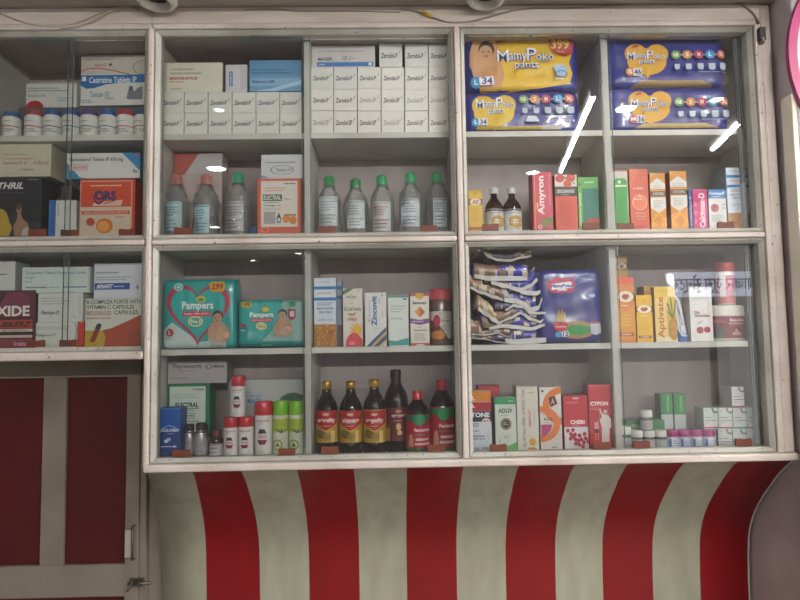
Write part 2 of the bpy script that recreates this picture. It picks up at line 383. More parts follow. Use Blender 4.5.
cpart('bottom_panel', (-1.13, 1.655, 1.466), (-.657, YB, 1.496), P_SHELF, 0, cal)
cpart('side_panel', (-1.146, 1.648, 1.466), (-1.131, YB, 2.43), P_SHELF, 0, cal)
cpart('shelf', (-1.13, 1.664, SH1-ST), (-.657, YB, SH1), P_SHELF, .001, cal)
bead('rail', XF-.03, ZM2+.0125+g, XE+.0115, ZM1-.0125-g, cal, 1.607)
bead('bottom_molding', XF-.05, 1.462, XE+.0118, 1.4838, cal, 1.602)
bead('top_rail', XF-.05, ZT+.0125+g, -.6457, 2.385, cal, 1.609)
bead('post', XF-.045, 1.4845, XF-.0125-g, 2.368, cal)
cpart('fascia', (XF-.05, 1.612, 2.3855), (-.6457, 1.66, 2.431), P_FASCIA, .002, cal)

# sliding panes with brown finger grips
M_GRIP = mat('#5f2d1a', .6); M_EDGE = mat('#2f4a42', .2, 'gloss')
def pane(x0, x1, z0, z1, y, tabs, tabpy, label, group):
    e = empty('sliding_glass_pane', ((x0+x1)/2, y, z0+.0008)); w = (x1-x0)/2; h = z1-z0-.0016
    G().box(-w, 0, 0, w, .003, h, G_PANE).build('glass', e)
    for s_ in (-1, 1): G().box(s_*w-.0006, -.0002, 0, s_*w+.0006, .0032, h, M_EDGE).build('polished_edge', e)
    for tx in tabs:
        X = at(tx, tabpy, y).x-(x0+x1)/2; a = .0225; g = G()
        pts = [(X-a, 0), (X-a, .015)]+[(X-a+.004-.004*math.cos(t), .015+.004*math.sin(t)) for t in (.5, 1.1, 1.57)]+[(X-.006, .0175), (X, .0168), (X+.006, .0175)]+[(X+a-.004+.004*math.cos(t), .015+.004*math.sin(t)) for t in (1.57, 1.1, .5)]+[(X+a, .015), (X+a, 0)]
        g.prism(pts, -.0065, -.0001, M_GRIP); g.lathe([(.004, 0), (.004, .0012), (.0001, .0012)], '#5c2413', 12)
        n = len(g.v)
        for i in range(n-0):
            pass
        # turn the screw head to face forward
        k = len(pts)*2
        g.v = g.v[:k]+[(X+v[0], -.0065-v[2], .007+v[1]) for v in g.v[k:]]
        g.build('finger_grip', e)
    return tag(e, label, 'glass pane', group)
GP = 'sliding glass panes of the cabinets'
pane(XF-.005, -.868, ZM1+.001, ZT-.001, 1.630, [38], 232, 'left sliding glass pane of the upper bay over the door', GP)
pane(-.888, XE+.006, ZM1+.001, ZT-.001, 1.641, [70, 128], 232, 'right sliding glass pane of the upper bay over the door', GP)
pane(XF-.005, -.868, 1.498, ZM2-.001, 1.630, [37], 343, 'left sliding glass pane of the lower bay over the door', GP)
pane(-.888, XE+.006, 1.498, ZM2-.001, 1.641, [69], 343, 'right sliding glass pane of the lower bay over the door', GP)
def bay(x0, x1, z0, z1, t1, t2, py, where):
    c = (x0+x1)/2
    pane(x0-.006, c+.012, z0+.001, z1-.001, 1.630, t1, py, 'left sliding glass pane of the '+where+' bay', GP)
    pane(c-.012, x1+.006, z0+.001, z1-.001, 1.641, t2, py, 'right sliding glass pane of the '+where+' bay', GP)
bay(XA, XB, ZM1, ZT, [183], [327, 429], 230, 'top middle')
bay(XC, XD, ZM1, ZT, [490, 590], [625, 725], 228, 'top right')
bay(XA, XB, ZB, ZM2, [182, 287], [330, 436], 450, 'bottom middle')
bay(XC, XD, ZB, ZM2, [498, 601], [641, 743], 446, 'bottom right')

# ------------------------------------------------------------------ striped curved panel under the cabinet
prof = [(1.618, 1.164), (1.645, 1.146), (1.674, 1.122), (1.700, 1.098), (1.724, 1.072), (1.752, 1.044), (1.778, 1.014), (1.801, .984), (1.820, .952), (1.834, .921), (1.843, .890), (1.849, .84), (1.853, .78), (1.855, .70), (1.855, .3)]
bnd = [None, -.540, -.399, -.252, -.102, .040, .190, .338, .488, .631, .783, .927, 1.074]
e = tag(empty('curved_panel', (.2, 1.86, .3)), 'red and cream striped panel curving inward beneath the large cabinet', 'panel')
g = G(); n = len(prof)
def lx(k, i):
    if k == 0: return -.645-.044*min(1, max(0, (prof[i][0]-1.618)/.23))
    s_ = {1: -.526+(-.032)*min(1, (prof[i][0]-1.618)/.23)}.get(k, bnd[k]); return s_
for k in range(12):
    vs = []; fs = []
    for i in range(n):
        vs += [(lx(k, i)-.2, prof[i][0]-1.86, prof[i][1]-.3), (lx(k+1, i)-.2, prof[i][0]-1.86, prof[i][1]-.3)]
    for i in range(n-1): fs.append((i*2, i*2+1, i*2+3, i*2+2))
    vs += [(v[0], v[1]+.006, v[2]+.001) for v in vs[:]]
    if k in (0, 11):
        o = 0 if k == 0 else 1
        for i in range(n-1): fs.append((i*2+o, (i+1)*2+o, 2*n+(i+1)*2+o, 2*n+i*2+o))
    g.add(vs, fs, P_CREAM if k % 2 == 0 else P_RED, True)
g.build('striped_sheet', e)
g = G(); vs = [(1.0745-.2, p[0]-1.862, p[1]-.3) for p in prof]
g.tube([(v[0]+.001, v[1]+.002, v[2]) for v in vs], .0028, '#b9b1ab', 6); g.build('edge_bead', e)
# flat wall strip left of it and the panelled door
slab('wall_side', (-.735, 1.866, 0), (-.655, 1.884, 1.46), P_DOORC)
slab('wall_lower', (-.66, 1.868, 0), (1.086, 1.884, 1.164), P_ROOM)
e = struct(empty('door_1', (-.9, 1.85, .02)))
def dbox(name, x0, z0, x1, z1, y0, y1, m, bev=.0015): return G().box(x0+.9, y0-1.85, z0-.02, x1+.9, y1-1.85, z1-.02, m, bev).build(name, e)
a = at(42, 470, 1.84).x; b = at(65, 470, 1.84).x; c = at(126.5, 470, 1.84).x
zt_ = at(80, 377.5, 1.84).z; zl = at(80, 565, 1.84).z; z2 = at(80, 597, 1.84).z
dbox('stile', c, .02, -.755, 1.459, 1.836, 1.866, P_DOORC)
dbox('stile', a, zl, b, zt_, 1.838, 1.866, P_DOORC)
dbox('top_rail', -1.4, zt_, c, 1.459, 1.837, 1.866, P_DOORC)
dbox('middle_rail', -1.4, z2, c, zl, 1.837, 1.866, P_DOORC)
dbox('red_panel', b+.0005, zl+.0005, c-.0005, zt_-.0005, 1.848, 1.862, P_DOORR, .003)
dbox('red_panel', -1.38, zl+.0005, a-.0005, zt_-.0005, 1.848, 1.862, P_DOORR, .003)
dbox('red_panel', -1.38, .1, c-.0005, z2-.0005, 1.848, 1.862, P_DOORR, .003)
dbox('jamb', -.754, .02, -.736, 1.459, 1.842, 1.866, P_DOORC)
M_IRON = mat('#6b655c', .45, 'foil')
p = at(129, 545, 1.83)
g = G(); g.box(p.x-.011+.9, -.026, at(0, 560, 1.83).z-.02, p.x+.009+.9, -.0145, at(0, 532, 1.83).z-.02, mat('#a39c92', .45), .002)
g.build('pull_plate', e)
zz0, zz1 = at(130, 561, 1.82).z-.02, at(130, 527, 1.82).z-.02
G().tube([(p.x+.913, -.0145, zz0), (p.x+.913, -.028, zz0+.002), (p.x+.913, -.028, zz1-.002), (p.x+.913, -.0145, zz1)], .0035, M_IRON).build('pull_handle', e)
p = at(135, 584, 1.82); lx_ = p.x+.9; lz = p.z-.02
g = G(); g.tube([(lx_-.022, -.026, lz), (lx_+.045, -.026, lz)], .0045, M_IRON); g.build('latch_bolt', e)
g = G(); g.box(lx_-.014, -.034, lz-.009, lx_-.006, -.0145, lz+.009, M_IRON, .001); g.box(lx_+.008, -.034, lz-.009, lx_+.016, -.0145, lz+.009, M_IRON, .001); g.box(lx_-.02, -.018, lz-.012, lx_+.02, -.0142, lz+.012, M_IRON, .001); g.build('latch_plate', e)
G().tube([(lx_-.004, -.030, lz), (lx_-.010, -.042, lz-.006), (lx_-.016, -.044, lz-.016)], .003, M_IRON).build('latch_knob', e)

# ------------------------------------------------------------------ top fittings: spotlights, cables, connector, round sign
for (px, lab) in ((157, 'unlit round white ceiling lamp above the left cabinet post'), (486, 'unlit round white ceiling lamp above the right pair of bays')):
    p = at(px, 3, 1.555); e = empty('ceiling_lamp', (p.x, 1.552, 2.4315))
    G().lathe([(.046, 0), (.052, -.004), (.053, -.016), (.046, -.024), (.038, -.026), (.034, -.022), (.030, -.004)], mat('#c9c5bc', .35, 'gloss')).build('rim', e)
    G().lathe([(.030, -.006), (.026, -.002), (.0001, -.001)], mat('#1c1c1e', .3, 'gloss')).build('lens', e)
    tag(e, lab, 'lamp', 'round lamps under the ceiling edge')
def cable(pts, lab, name='cable', c='#a89c8c', r=.0021, y=1.6085, extra=()):
    P = [at(a, b, y) for a, b in pts]; out = []
    for i in range(len(P)-1):
        p0, p1, p2, p3 = P[max(0, i-1)], P[i], P[i+1], P[min(len(P)-1, i+2)]
        for k in range(6):
            t = k/6; out.append(.5*((2*p1)+(p2-p0)*t+(2*p0-5*p1+4*p2-p3)*t*t+(-p0+3*p1-3*p2+p3)*t**3))
    out.append(P[-1]); c0 = out[0].copy()
    o = G().tube([q-c0 for q in out], r, c, 7).build(name, None, c0)
    return tag(o, lab, 'cable'), out
cable([(-8, 9), (0, 13), (20, 21), (42, 26), (62, 26), (82, 21), (100, 13), (114, 8), (128, 7), (140, 11)], 'beige cable sagging along the top board at far left')
cable([(60, 28), (78, 26), (95, 20), (110, 11), (122, 8)], 'second beige cable twisted beside the sagging one at left', y=1.603)
cable([(245, 10), (270, 9), (300, 11), (350, 11), (400, 12)], 'thin grey cable running flat along the middle of the top board', c='#8b8278', r=.0012)
o, pts = cable([(400, 9), (416, 11), (432, 17), (450, 22.5), (470, 21.5), (492, 16), (515, 10), (536, 8), (580, 7.5), (630, 5), (680, 3.5), (722, 2.5), (740, 4), (752, 12), (759, 22), (761, 29)], 'long grey brown cable hanging over the right bays to a black connector', c='#857a6d', r=.0024)
p = at(427, 14, 1.6045)
g = G(); g.tube([(-.015, 0, .006), (0, 0, 0), (.014, 0, -.008)], .0052, '#b9972c'); o2 = g.build('tape_wrap', o, p-o.location)
p0 = at(761, 27, 1.598); p1 = at(762, 43, 1.598)
e = empty('connector', ((p0.x+p1.x)/2, 1.603, p1.z))
hh = p0.z-p1.z
G().box(-.008, -.012, .006, .009, .0055, hh-.002, mat('#3b3833', .4), .002).build('body', e)
G().box(-.0055, -.009, -.002, .006, .003, .0055, mat('#57524a', .4), .001).build('plug', e)
G().box(-.002, -.0135, .002, .002, -.0122, .012, mat('#b5b2a8', .3, 'foil'), .0005).build('clip', e)
tag(e, 'small black cable connector hanging on the top right cabinet post', 'connector')
e = empty('round_sign', (1.388, 1.5285, 2.234))
g = G(); n = 64
def disc(g, r0, r1, y, y2, m):
    vs = []; 
    for r, yy in ((r0, y2), (r0, y), (r1, y), (r1, y2)): vs += [(r*math.cos(2*math.pi*k/n), yy, r*math.sin(2*math.pi*k/n)) for k in range(n)]
    fs = [(i*n+k, i*n+(k+1) % n, (i+1)*n+(k+1) % n, (i+1)*n+k) for i in range(3) for k in range(n)]
    g.add(vs, fs, m)
disc(g, .328, .305, -.013, .0, mat('#a03c68', .35)); g.build('pink_rim', e)
g = G(); disc(g, .305, .0001, -.009, 0, mat('#a3b2ae', .4)); g.build('sign_face', e)
tag(e, 'round white sign with a pink rim cut off at the upper right edge', 'sign')

# ------------------------------------------------------------------ builders for the goods
FU, FL, FLL = 1.7953, 1.1883, 1.4963          # floors of the upper bays, lower bays, lower left bay
S1, S2 = SH1+.0003, SH2+.0003
def carton(rect, Y, zb, D, col, art, label, cat='carton', group=None, side=None, rz=0, name='medicine_carton', top=None, rough=.42, flap=True):
    x0, y0, x1, y1 = rect; ym = (y0+y1)/2
    a = at(x0, ym, Y); b = at(x1, ym, Y); Wd = b.x-a.x; H = at((x0+x1)/2, y0, Y).z-zb
    rect = (x0, y0, x1, py_of((a.x+b.x)/2, Y, zb))
    g = G(); g.box(-Wd/2, 0, 0, Wd/2, D, H, mat(col, rough), .0008, mat(side or col, rough), 1, mat(top, rough) if top else None)
    g.art([tuple(q) for q in art], rect, Wd, H)
    if flap:   # tuck flap seams of the folded board
        for s_ in (-1, 1): g.box(s_*(Wd/2-.0009)-.0003, .0003, H*.02, s_*(Wd/2-.0009)+.0003, D*.5, H-.0004, mat(side or col, rough))
    o = g.build(name, None, ((a.x+b.x)/2, Y, zb), rz)
    tag(o, label, cat, group); o['top'] = zb+H
    return o
def cyl_surf(R, cy=0): return lambda x, z, h: (x, cy-math.sqrt(max(1e-9, (R+h)**2-min(abs(x), R*.985)**2)), z)
def bottle(rect, Y, zb, body, cap, label_rng, label, cat='bottle', group=None, name='medicine_bottle', art=(), bm='#ffffff', cm='#ffffff', lm=None, ribs=0, proto=None, capname='cap'):
    x0, y0, x1, y1 = rect; a = at(x0, (y0+y1)/2, Y); b = at(x1, (y0+y1)/2, Y); R = (b.x-a.x)/2; cx = (a.x+b.x)/2
    H = at((x0+x1)/2, y0, Y).z-zb; rect = (x0, y0, x1, py_of(cx, Y, zb))
    e = empty(name, (cx, Y+R, zb)); e['top'] = zb+H
    g = G(); g.lathe([(max(.0001, r*R), z*H) for r, z in body], bm, 32); g.build('bottle_body', e)
    g = G(); g.lathe([(max(.0001, r*R), z*H) for r, z in cap], cm, 32)
    if ribs:
        zc0, zc1 = cap[0][1]*H, cap[-1][1]*H; rc = max(r for r, z in cap)*R
        for k in range(ribs):
            t = 2*math.pi*k/ribs; g.box(rc*math.cos(t)-.0006, rc*math.sin(t)-.0006, zc0+.001, rc*math.cos(t)+.0006, rc*math.sin(t)+.0006, zc0+(zc1-zc0)*.8, cm)
    g.build(capname, e)
    if label_rng:
        z0, z1, rl = label_rng; RL = rl*R+.0003; g = G()
        g.lathe([(RL-.0002, z0*H), (RL, z0*H), (RL, z1*H), (RL-.0002, z1*H)], lm or '#e9e7df', 32)
        g.art(list(art), rect, 2*R, H, cyl_surf(RL), .0003, maxlen=max(.004, R*.22)); g.build('paper_label', e)
    return tag(e, label, cat, group)
def pillow_surf(hw, hd, hh, seed=0, n=7.0, amp=.0022, nz=5.0):
    n = n*2
    def f(x, z, h):
        u = min(1, abs(x)/hw); w = min(1, abs(z-hh)/hh); q = max(0, 1-u**n-w**n)**(1/4)
        d = noise.noise(Vector((x*22+seed, z*30, seed)))*amp+noise.noise(Vector((x*60+seed, z*14, 3+seed)))*amp*.5
        return (x, -hd*q+d*q-h+hd, z)
    return f
def pack(rect, Y, zb, D, col, art, label, group=None, seed=0, name='diaper_pack', amp=.0025, ends=True, back=None, n=7.0):
    x0, y0, x1, y1 = rect; ym = (y0+y1)/2; a = at(x0, ym, Y); b = at(x1, ym, Y); hw = (b.x-a.x)/2; hh = (at((x0+x1)/2, y0, Y).z-zb)/2
    e = empty(name, ((a.x+b.x)/2, Y, zb)); e['top'] = zb+2*hh; rect = (x0, y0, x1, py_of((a.x+b.x)/2, Y, zb))
    f = pillow_surf(hw, D/2, hh, seed, n, amp); N = 36; M_ = 26; g = G()
    vs = []; fs = []
    def sgn(t): return math.copysign(1, t)*(1-(1-abs(t))**1.8)
    for j in range(M_+1):
        for i in range(N+1): vs.append(f(sgn(i/N*2-1)*hw, hh+sgn(j/M_*2-1)*hh, 0))
    for j in range(M_):
        for i in range(N): fs.append((j*(N+1)+i, j*(N+1)+i+1, (j+1)*(N+1)+i+1, (j+1)*(N+1)+i))
    k = len(vs); vs += [(v[0], D-(v[1]), v[2]) for v in vs[:k]]; fs += [tuple(k+q for q in t[::-1]) for t in fs[:]]
    g.add(vs, fs, mat(col, .28, 'gloss'), True); g.build('bag', e)
    g = G(); g.art(list(art), rect, 2*hw, 2*hh, f, .0009, maxlen=.007); g.build('printed_front', e)
    return tag(e, label, 'diaper pack', group), hw, hh
def T(s, x0, y0, x1, y1, c, rot=0, b=.01, sl=0): return ('t', s, x0, y0, x1, y1, c, rot, b, sl)
ORD = ['first', 'second', 'third', 'fourth', 'fifth', 'sixth', 'seventh', 'eighth']
WHT, INK = '#eceae2', '#3a3c44'

# ================================================================== LEFT CABINET, TOP SHELF
dark = carton((18, 107, 144, 134), 1.745, S1, .09, '#55565a', [], 'plain dark carton lying flat behind the row of capped pill bottles', side='#4a4b50')  # invented support, coloured dark for the shade between the bottles
carton((26, 83, 76.5, 105), 1.75, dark['top']+.0003, .08, '#d5d8cf', [('r', 26.5, 83.5, 76, 84.2, '#aab2b0'), ('l', 28, 87, 70, 92, 2, '#7d8b88'), T('Roxydin-150', 28, 94.5, 45, 97.5, '#3c4a55'), ('e', 35, 108, 9, 7.5, '#b02328'), ('l', 58, 97, 74, 102, 2, '#8fb0bd')], 'grey white carton with a red dome mark behind the pill bottles')
carton((80.5, 55, 146, 105), 1.735, dark['top']+.0003, .09, '#dfe0d8', [('r', 81, 55.5, 146, 74, '#d2cdbd'), ('s', [(81, 71), (88, 68.5), (100, 68), (115, 71), (130, 75)], .9, '#c23a35'), ('p', [(80.7, 76), (80.7, 85), (86, 88.5), (94, 88), (106, 84.5), (120, 83), (146, 83), (146, 75), (80.7, 75)], '#2374b4'),
    ('l', 84, 58, 126, 61, 1, '#a09a8c'), T('Alerid-D', 94, 63, 106, 66.5, '#c04a3c'), ('r', 109, 63.5, 111.5, 66, '#444444'), T('Cetirizine Tablets IP', 89, 77, 137, 83, '#f0f4f6', 0, .02), ('r', 82, 76.5, 86, 81, '#e8eef2'), T('Tancet-10', 90, 91.5, 109, 97, '#3b8a94'), ('l', 82, 99.5, 95, 103, 2, '#7e8c90'), T('Tablets', 105, 97, 114, 99.5, '#5a6a70'), ('o', 143, 68, 10, 7, .8, '#a8776a'),
    ('p', [(127, 99), (129, 90), (132, 87), (135, 92), (139, 88), (143, 87), (143, 100), (130, 100)], '#7b8187'), ('e', 131.5, 89, 2, 2.6, '#595f66')], 'tall white carton with a wavy blue band, left of the long post', rz=-.02)
PB_body = [(.0, 0), (.93, 0), (1, .03), (1, .68), (.94, .77), (.76, .82), (.72, .84)]
PB_cap = [(.76, .81), (.80, .82), (.80, .985), (.72, 1), (.0, 1)]
caps = [('#3a5f94', 6.5, 'blue', '#b2433c'), ('#a03a40', 29, 'red', '#b2433c'), ('#25548f', 48, 'blue', '#44617a'), ('#2a5596', 67, 'blue', '#44617a'), ('#50407c', 85.5, 'violet', '#44617a'), ('#22569c', 104, 'blue', '#44617a'), ('#b02a30', 122, 'red', '#b2433c'), ('#2b4a86', 139.5, 'blue', '#b2433c')]
for i, (cc, cx, cn, bc) in enumerate(caps):
    nth = {0: 'at the far left', 1: 'second from the far left', 2: 'third from the far left', 3: 'fourth from the far left', 4: 'in the middle of its shelf', 5: 'between the violet cap and the right red cap', 6: 'second from the cabinet post', 7: 'half hidden by the cabinet post'}[i]
    r = (cx-9, 108 if i else 110, cx+9, 134)
    bottle(r, 1.672, S1, PB_body, PB_cap, (.05, .60, 1), 'white pill bottle with a %s cap, %s' % (cn, nth), 'bottle', 'pill bottles on the top left shelf', 'pill_bottle',
        [('r', cx-9, 125.2, cx+9, 126.2, bc), ('l', cx-6, 119.5, cx+5, 122, 1, '#9b9d78'), ('l', cx-1, 128, cx+7, 132, 2, '#5c6a72'), ('o', cx-5, 129.6, 2.6, 2.6, .7, '#7d7468')], '#d8d9d2', cc, '#d4d5cd', ribs=26)
# ------------------------------------------------------------------ left cabinet, second shelf
blk = carton((-14, 177, 41.5, 236), 1.685, FU, .075, '#24282e', [('r', -14, 177.5, 41.5, 178.2, '#3a4046'), T('THRIL', -4, 182.5, 22.5, 189, '#e6e7e3', 0, .03, .08), ('l', 27, 178.8, 38, 181, 1, '#8f9296'), ('r', 0, 192.5, 22, 193, '#5e6368'),
    ('p', [(-14, 211), (3, 209), (7, 213), (10, 222), (13, 228), (10, 236), (-14, 236)], '#b79a2a'), ('p', [(15, 236), (14, 226), (17, 221), (18, 214), (16, 209), (18, 204.5), (20.5, 204), (22, 208), (21, 213), (23, 219), (28, 223), (29.5, 228), (30, 236)], '#9a7458'), ('e', 19, 206.8, 2.4, 3.2, '#57402f'), ('p', [(24, 229), (29, 227), (31, 236), (22, 236)], '#b3aea6')],
    'black carton with white lettering and a figure, cut off at the left', side='#1d2126')
for i in range(5): pass
g = G()
carton((-20, 144, 51, 176), 1.682, blk['top']+.0003, .085, '#cbc6ad', [('l', 4, 153, 34, 156, 1, '#a79f84'), ('l', 4, 158, 36, 160, 1, '#b07a5a'), T('Fenofenid-SR 4', 3, 161.5, 26, 164.5, '#a05a52', 0), T('A Bandi', 34, 161, 48, 165, '#9c6a5e'), T('a haleon', 20, 168, 34, 171, '#8d7d66', 0, .01), ('r', -20, 173.5, 51, 174, '#b5af94'), ('s', [(40, 146), (46, 152), (49, 160), (50, 172)], .6, '#b8b299')], 'yellowed plastic wrapped carton lying on the black carton at left', name='wrapped_carton', side='#beb89d')
small = carton((55, 200, 76, 236), 1.70, FU, .05, '#d2d8d2', [('r', 55, 200.3, 76, 200.9, '#b3bab5'), ('t', 'Lumerax', 56.5, 203, 59, 215, '#62808f', 90, .01), ('l', 62, 206, 73, 214, 3, '#c3cac6')], 'slim pale carton standing between the black carton and the orange carton')
carton((48.5, 200, 54.6, 236), 1.695, FU, .05, '#2a62a8', [('r', 49.5, 203, 50.3, 234, '#5c8cc4')], 'narrow blue carton edge beside the slim pale carton')
carton((61, 186, 72, 200), 1.72, small['top']+.0003, .05, '#3c3238', [('r', 61, 190, 72, 191, '#5a3a3a')], 'tiny dark carton lying on the slim pale carton')
ors = carton((79.5, 179, 135, 236), 1.688, FU, .07, '#c9452c', [('r', 82, 181, 133, 206.5, '#cf4a2a'), ('r', 80, 207, 131, 236, '#cfc1a8'), ('r', 80.5, 180.8, 132, 181.6, '#e0c3a0'), ('r', 131.2, 181, 132, 228, '#e0b8a0'), ('r', 80.3, 181, 81, 236, '#e0b8a0'),
    ('l', 90, 184.5, 123, 187, 1, '#f0d8b8'), ('p', [(94, 203), (92, 206), (121, 206), (123, 200)], '#dcb9a0'), ('o', 99, 197.5, 5.3, 7, 2, '#38306c'), T('ORS', 95, 191, 116, 200.5, '#38306c', 0, .04), ('s', [(104, 204), (112, 202), (116, 200)], .9, '#5a2a4a'), ('r', 82, 211, 130, 214.5, '#c4432e'), T('ORAL REHYDRATION SALTS IP', 84, 211.7, 128, 213.8, '#f0d0b8'), ('e', 91, 222, 4.3, 4, '#b5402c'), ('e', 105, 226, 8.5, 7.5, '#c9742a'), ('e', 104, 226.5, 6.8, 6, '#e0a050'), ('o', 104, 226.5, 6.8, 6, .9, '#cc7a28'), ('l', 116, 216, 127, 219, 1, '#b08a70')],
    'orange rehydration salts carton with a cut orange fruit picture', side='#b43a22')
carton((66, 153, 140, 178.5), 1.683, ors['top']+.0003, .075, '#d7d8d2', [('p', [(122, 151.5), (140, 151.5), (140, 171)], '#2c86b8'), ('p', [(66.2, 162), (80, 177), (88, 178.3), (66.2, 178.3)], '#3a8cba'), T('Paracetamol Tablets IP 650 mg', 70, 157.5, 123, 162, '#33353a', 0, .015), ('r', 69.5, 164.5, 88, 170.5, '#c98f86'), ('r', 70, 165, 87.5, 170, '#dccfc8'), T('Calpol 650', 71, 165.7, 86.5, 169.3, '#b2504a', 0, .01), T('Rx', 133.5, 169.5, 137.5, 173.5, '#33353a', 0, .03), ('r', 135, 153.5, 138, 157, '#c06068')],
    'white paracetamol carton with blue corners lying on the orange carton', side='#3f86ae')
# ------------------------------------------------------------------ left cabinet, bottom shelf
ex = carton((-28, 290.5, 35, 348), 1.684, FLL, .09, '#4a1a24', [('r', -28, 291, 35, 317, '#5c2432'), ('e', 14, 303, 16, 11, '#7a3048'), ('p', [(-28, 291), (8, 291), (-5, 312), (-28, 316)], '#3d1a26'), T('EXIDE', -10, 306, 29.5, 316.5, '#e8e2da', 0, .035), ('r', -28, 320, 33, 328.5, '#a8402c'), T('BIKERZ', 1, 322, 29, 327, '#2a1010', 0, .03, .12), ('r', -28, 329.3, 33, 332, '#d8cfc0'), T('METROBIKERZ PLUS', 3, 329.8, 29, 331.6, '#5a4a40'), ('r', -28, 332.8, 33, 334.6, '#2c2a20'), ('r', -28, 335.4, 33, 338, '#cabcae'), ('r', -28, 339, 33, 348, '#8a3446'), T('10 tablets', 15, 342, 27, 346, '#d8b8c0')],
    'dark red carton with big white capital lettering at the lower left', side='#3a1820')
n1 = carton((34.5, 322.5, 77, 348), 1.69, FLL, .08, '#d5d9cf', [('l', 37, 326, 72, 330, 2, '#a8b0ae'), T('Nefgenex-T', 36, 333.5, 56, 337, '#3a4658', 0, .01), ('s', [(75, 324), (76.5, 330), (75.5, 340)], .6, '#3a3a38')], 'white carton at the bottom between the dark red and bright red cartons')
carton((77.6, 321.5, 83.5, 348), 1.687, FLL, .08, '#c43a28', [('r', 78, 322, 83, 323, '#d86a50')], 'narrow bright red carton edge standing beside the capsule carton')
n2 = carton((38, 293, 82.5, 322), 1.69, n1['top']+.0003, .08, '#d3d6ce', [('l', 41, 297, 70, 305, 3, '#a3acaa'), T('Pantop-D', 40.5, 310.5, 58.5, 315.5, '#274a8c', 0, .03, .1), ('r', 78, 293.5, 82.3, 321.5, '#c5c9c2'), ('l', 74, 316, 78, 319, 1, '#a88')], 'white carton with dark blue lettering, middle of the stacked white cartons')
carton((22, 267, 90, 291), 1.686, n2['top']+.0003, .08, '#cdd9d2', [('r', 88, 267.2, 90, 291, '#b9c5c0'), T('Domperidone Tablets & Pantoprazole Capsules', 26, 271, 86, 275, '#4a8284', 0, .01), T('Pantop-D', 25.5, 276, 35, 279, '#4a8a94'), T('Syrup', 25.5, 280.5, 33, 282.5, '#5a7a84'), ('r', 26, 286.5, 47, 288, '#7c9490'), ('l', 49, 286, 62, 288.5, 1, '#8a9c98'), ('r', 63, 286.5, 87, 288, '#7c9490')], 'long pale green carton lying over the stacked white cartons', side='#b4beb9')
carton((-22, 261.5, 15, 290), 1.69, ex['top']+.0003, .07, '#ced2cb', [('l', 0, 273, 9, 276, 1, '#4a5a60')], 'white carton lying on the dark red carton, cut off at left', side='#a9b0ab')
bc = carton((85, 298.3, 147, 348), 1.688, FLL, .07, '#cfd2c4', [('p', [(85.2, 330), (98, 331), (112, 328), (126, 322), (147, 312), (147, 347.8), (85.2, 347.8)], '#a8492a'), ('p', [(85.2, 330), (98, 331), (103, 330), (106, 337), (104, 347.8), (85.2, 347.8)], '#b99a30'), ('r', 128, 331, 147, 347.8, '#98442a'),
    T('B-COMPLEX FORTE WITH', 86.5, 299.8, 142, 303.8, '#2f3a40', 0, .012), T('VITAMIN C CAPSULES', 86.5, 305, 134, 309, '#2f3a40', 0, .012), T('BECOSULES', 86.5, 311, 111, 315, '#a04a30', 0, .012), T('CAPSULES', 114, 310.5, 138, 314.5, '#2f3a40', 0, .012), T('Multiple Action', 87, 316.8, 111, 319.6, '#b0563c'), ('s', [(93.5, 339.5), (99, 326)], 5, '#8a3a26'), ('s', [(97.5, 329.5), (99, 326)], 5, '#3a3a36'), ('e', 99.2, 325.6, 2.6, 2.4, '#3a3a36'), ('e', 93.3, 339.8, 2.6, 2.4, '#8a3a26')],
    'white, orange and yellow vitamin carton with a capsule picture')
carton((94, 263.5, 146, 298), 1.686, bc['top']+.0003, .07, '#ced2d6', [('r', 94.5, 264, 146, 265, '#b2b8bc'), ('l', 96, 271, 127, 274.5, 1, '#8a929a'), ('l', 96, 276, 134, 281, 2, '#8f979e'), ('r', 95, 283, 130, 289.5, '#2a4c94'), T('MINAFIT', 96.5, 284.2, 112, 288.4, '#e8eef6', 0, .03, .1), ('l', 114, 285, 126, 288, 1, '#a8bcdc'), ('p', [(136, 288), (137.5, 284.5), (139.5, 288), (138, 290)], '#8f8a92')], 'white carton with a dark blue name strip lying on the vitamin carton')

# ================================================================== LARGE CABINET, white tablet carton grids
def zart(name, x0, y0, x1, y1, strong):
    w = x1-x0; h = y1-y0; cx = x0
    c = '#26282c' if strong else '#5c5c60'
    yy = y0+h*.42
    return [T(name, x0+w*.08, yy, x1-w*.22, yy+h*.22, c, 0, .02 if strong else .0, .03), ('p', [(x1-w*.12, yy-1.6), (x1-w*.08, yy-2.2), (x1-w*.15, yy+2)], c), ('r', x0+.4, y0+.6, x1-.4, y0+.9, '#c2c1b8')]
NUM6 = ['far left', 'second from left', 'third from left', 'third from right', 'second from right', 'far right']
xs = [161.2, 184, 208, 232, 256, 279.6, 302]
tops = [S1]*6
GZ = 'small white tablet cartons with black lettering'
for row, (ya, yb) in enumerate(((112.6, 133.4), (91.8, 112.4))):
    for c in range(6):
        r = (xs[c]+.35, ya+(.2 if c % 2 else 0), xs[c+1]-.35, yb)
        o = carton(r, 1.680+random.uniform(0, .006), tops[c], .075, random.choice(['#dcdbd1', '#e2e0d6', '#d8d8d0']), zart('Zerodol-P', *r, True),
            'small white tablet carton, %s in the %s row of the left block' % (NUM6[c], ['lower', 'upper'][row]), 'carton', GZ, name='tablet_carton')
        tops[c] = o['top']+.0002
zt0 = max(tops)+.0002
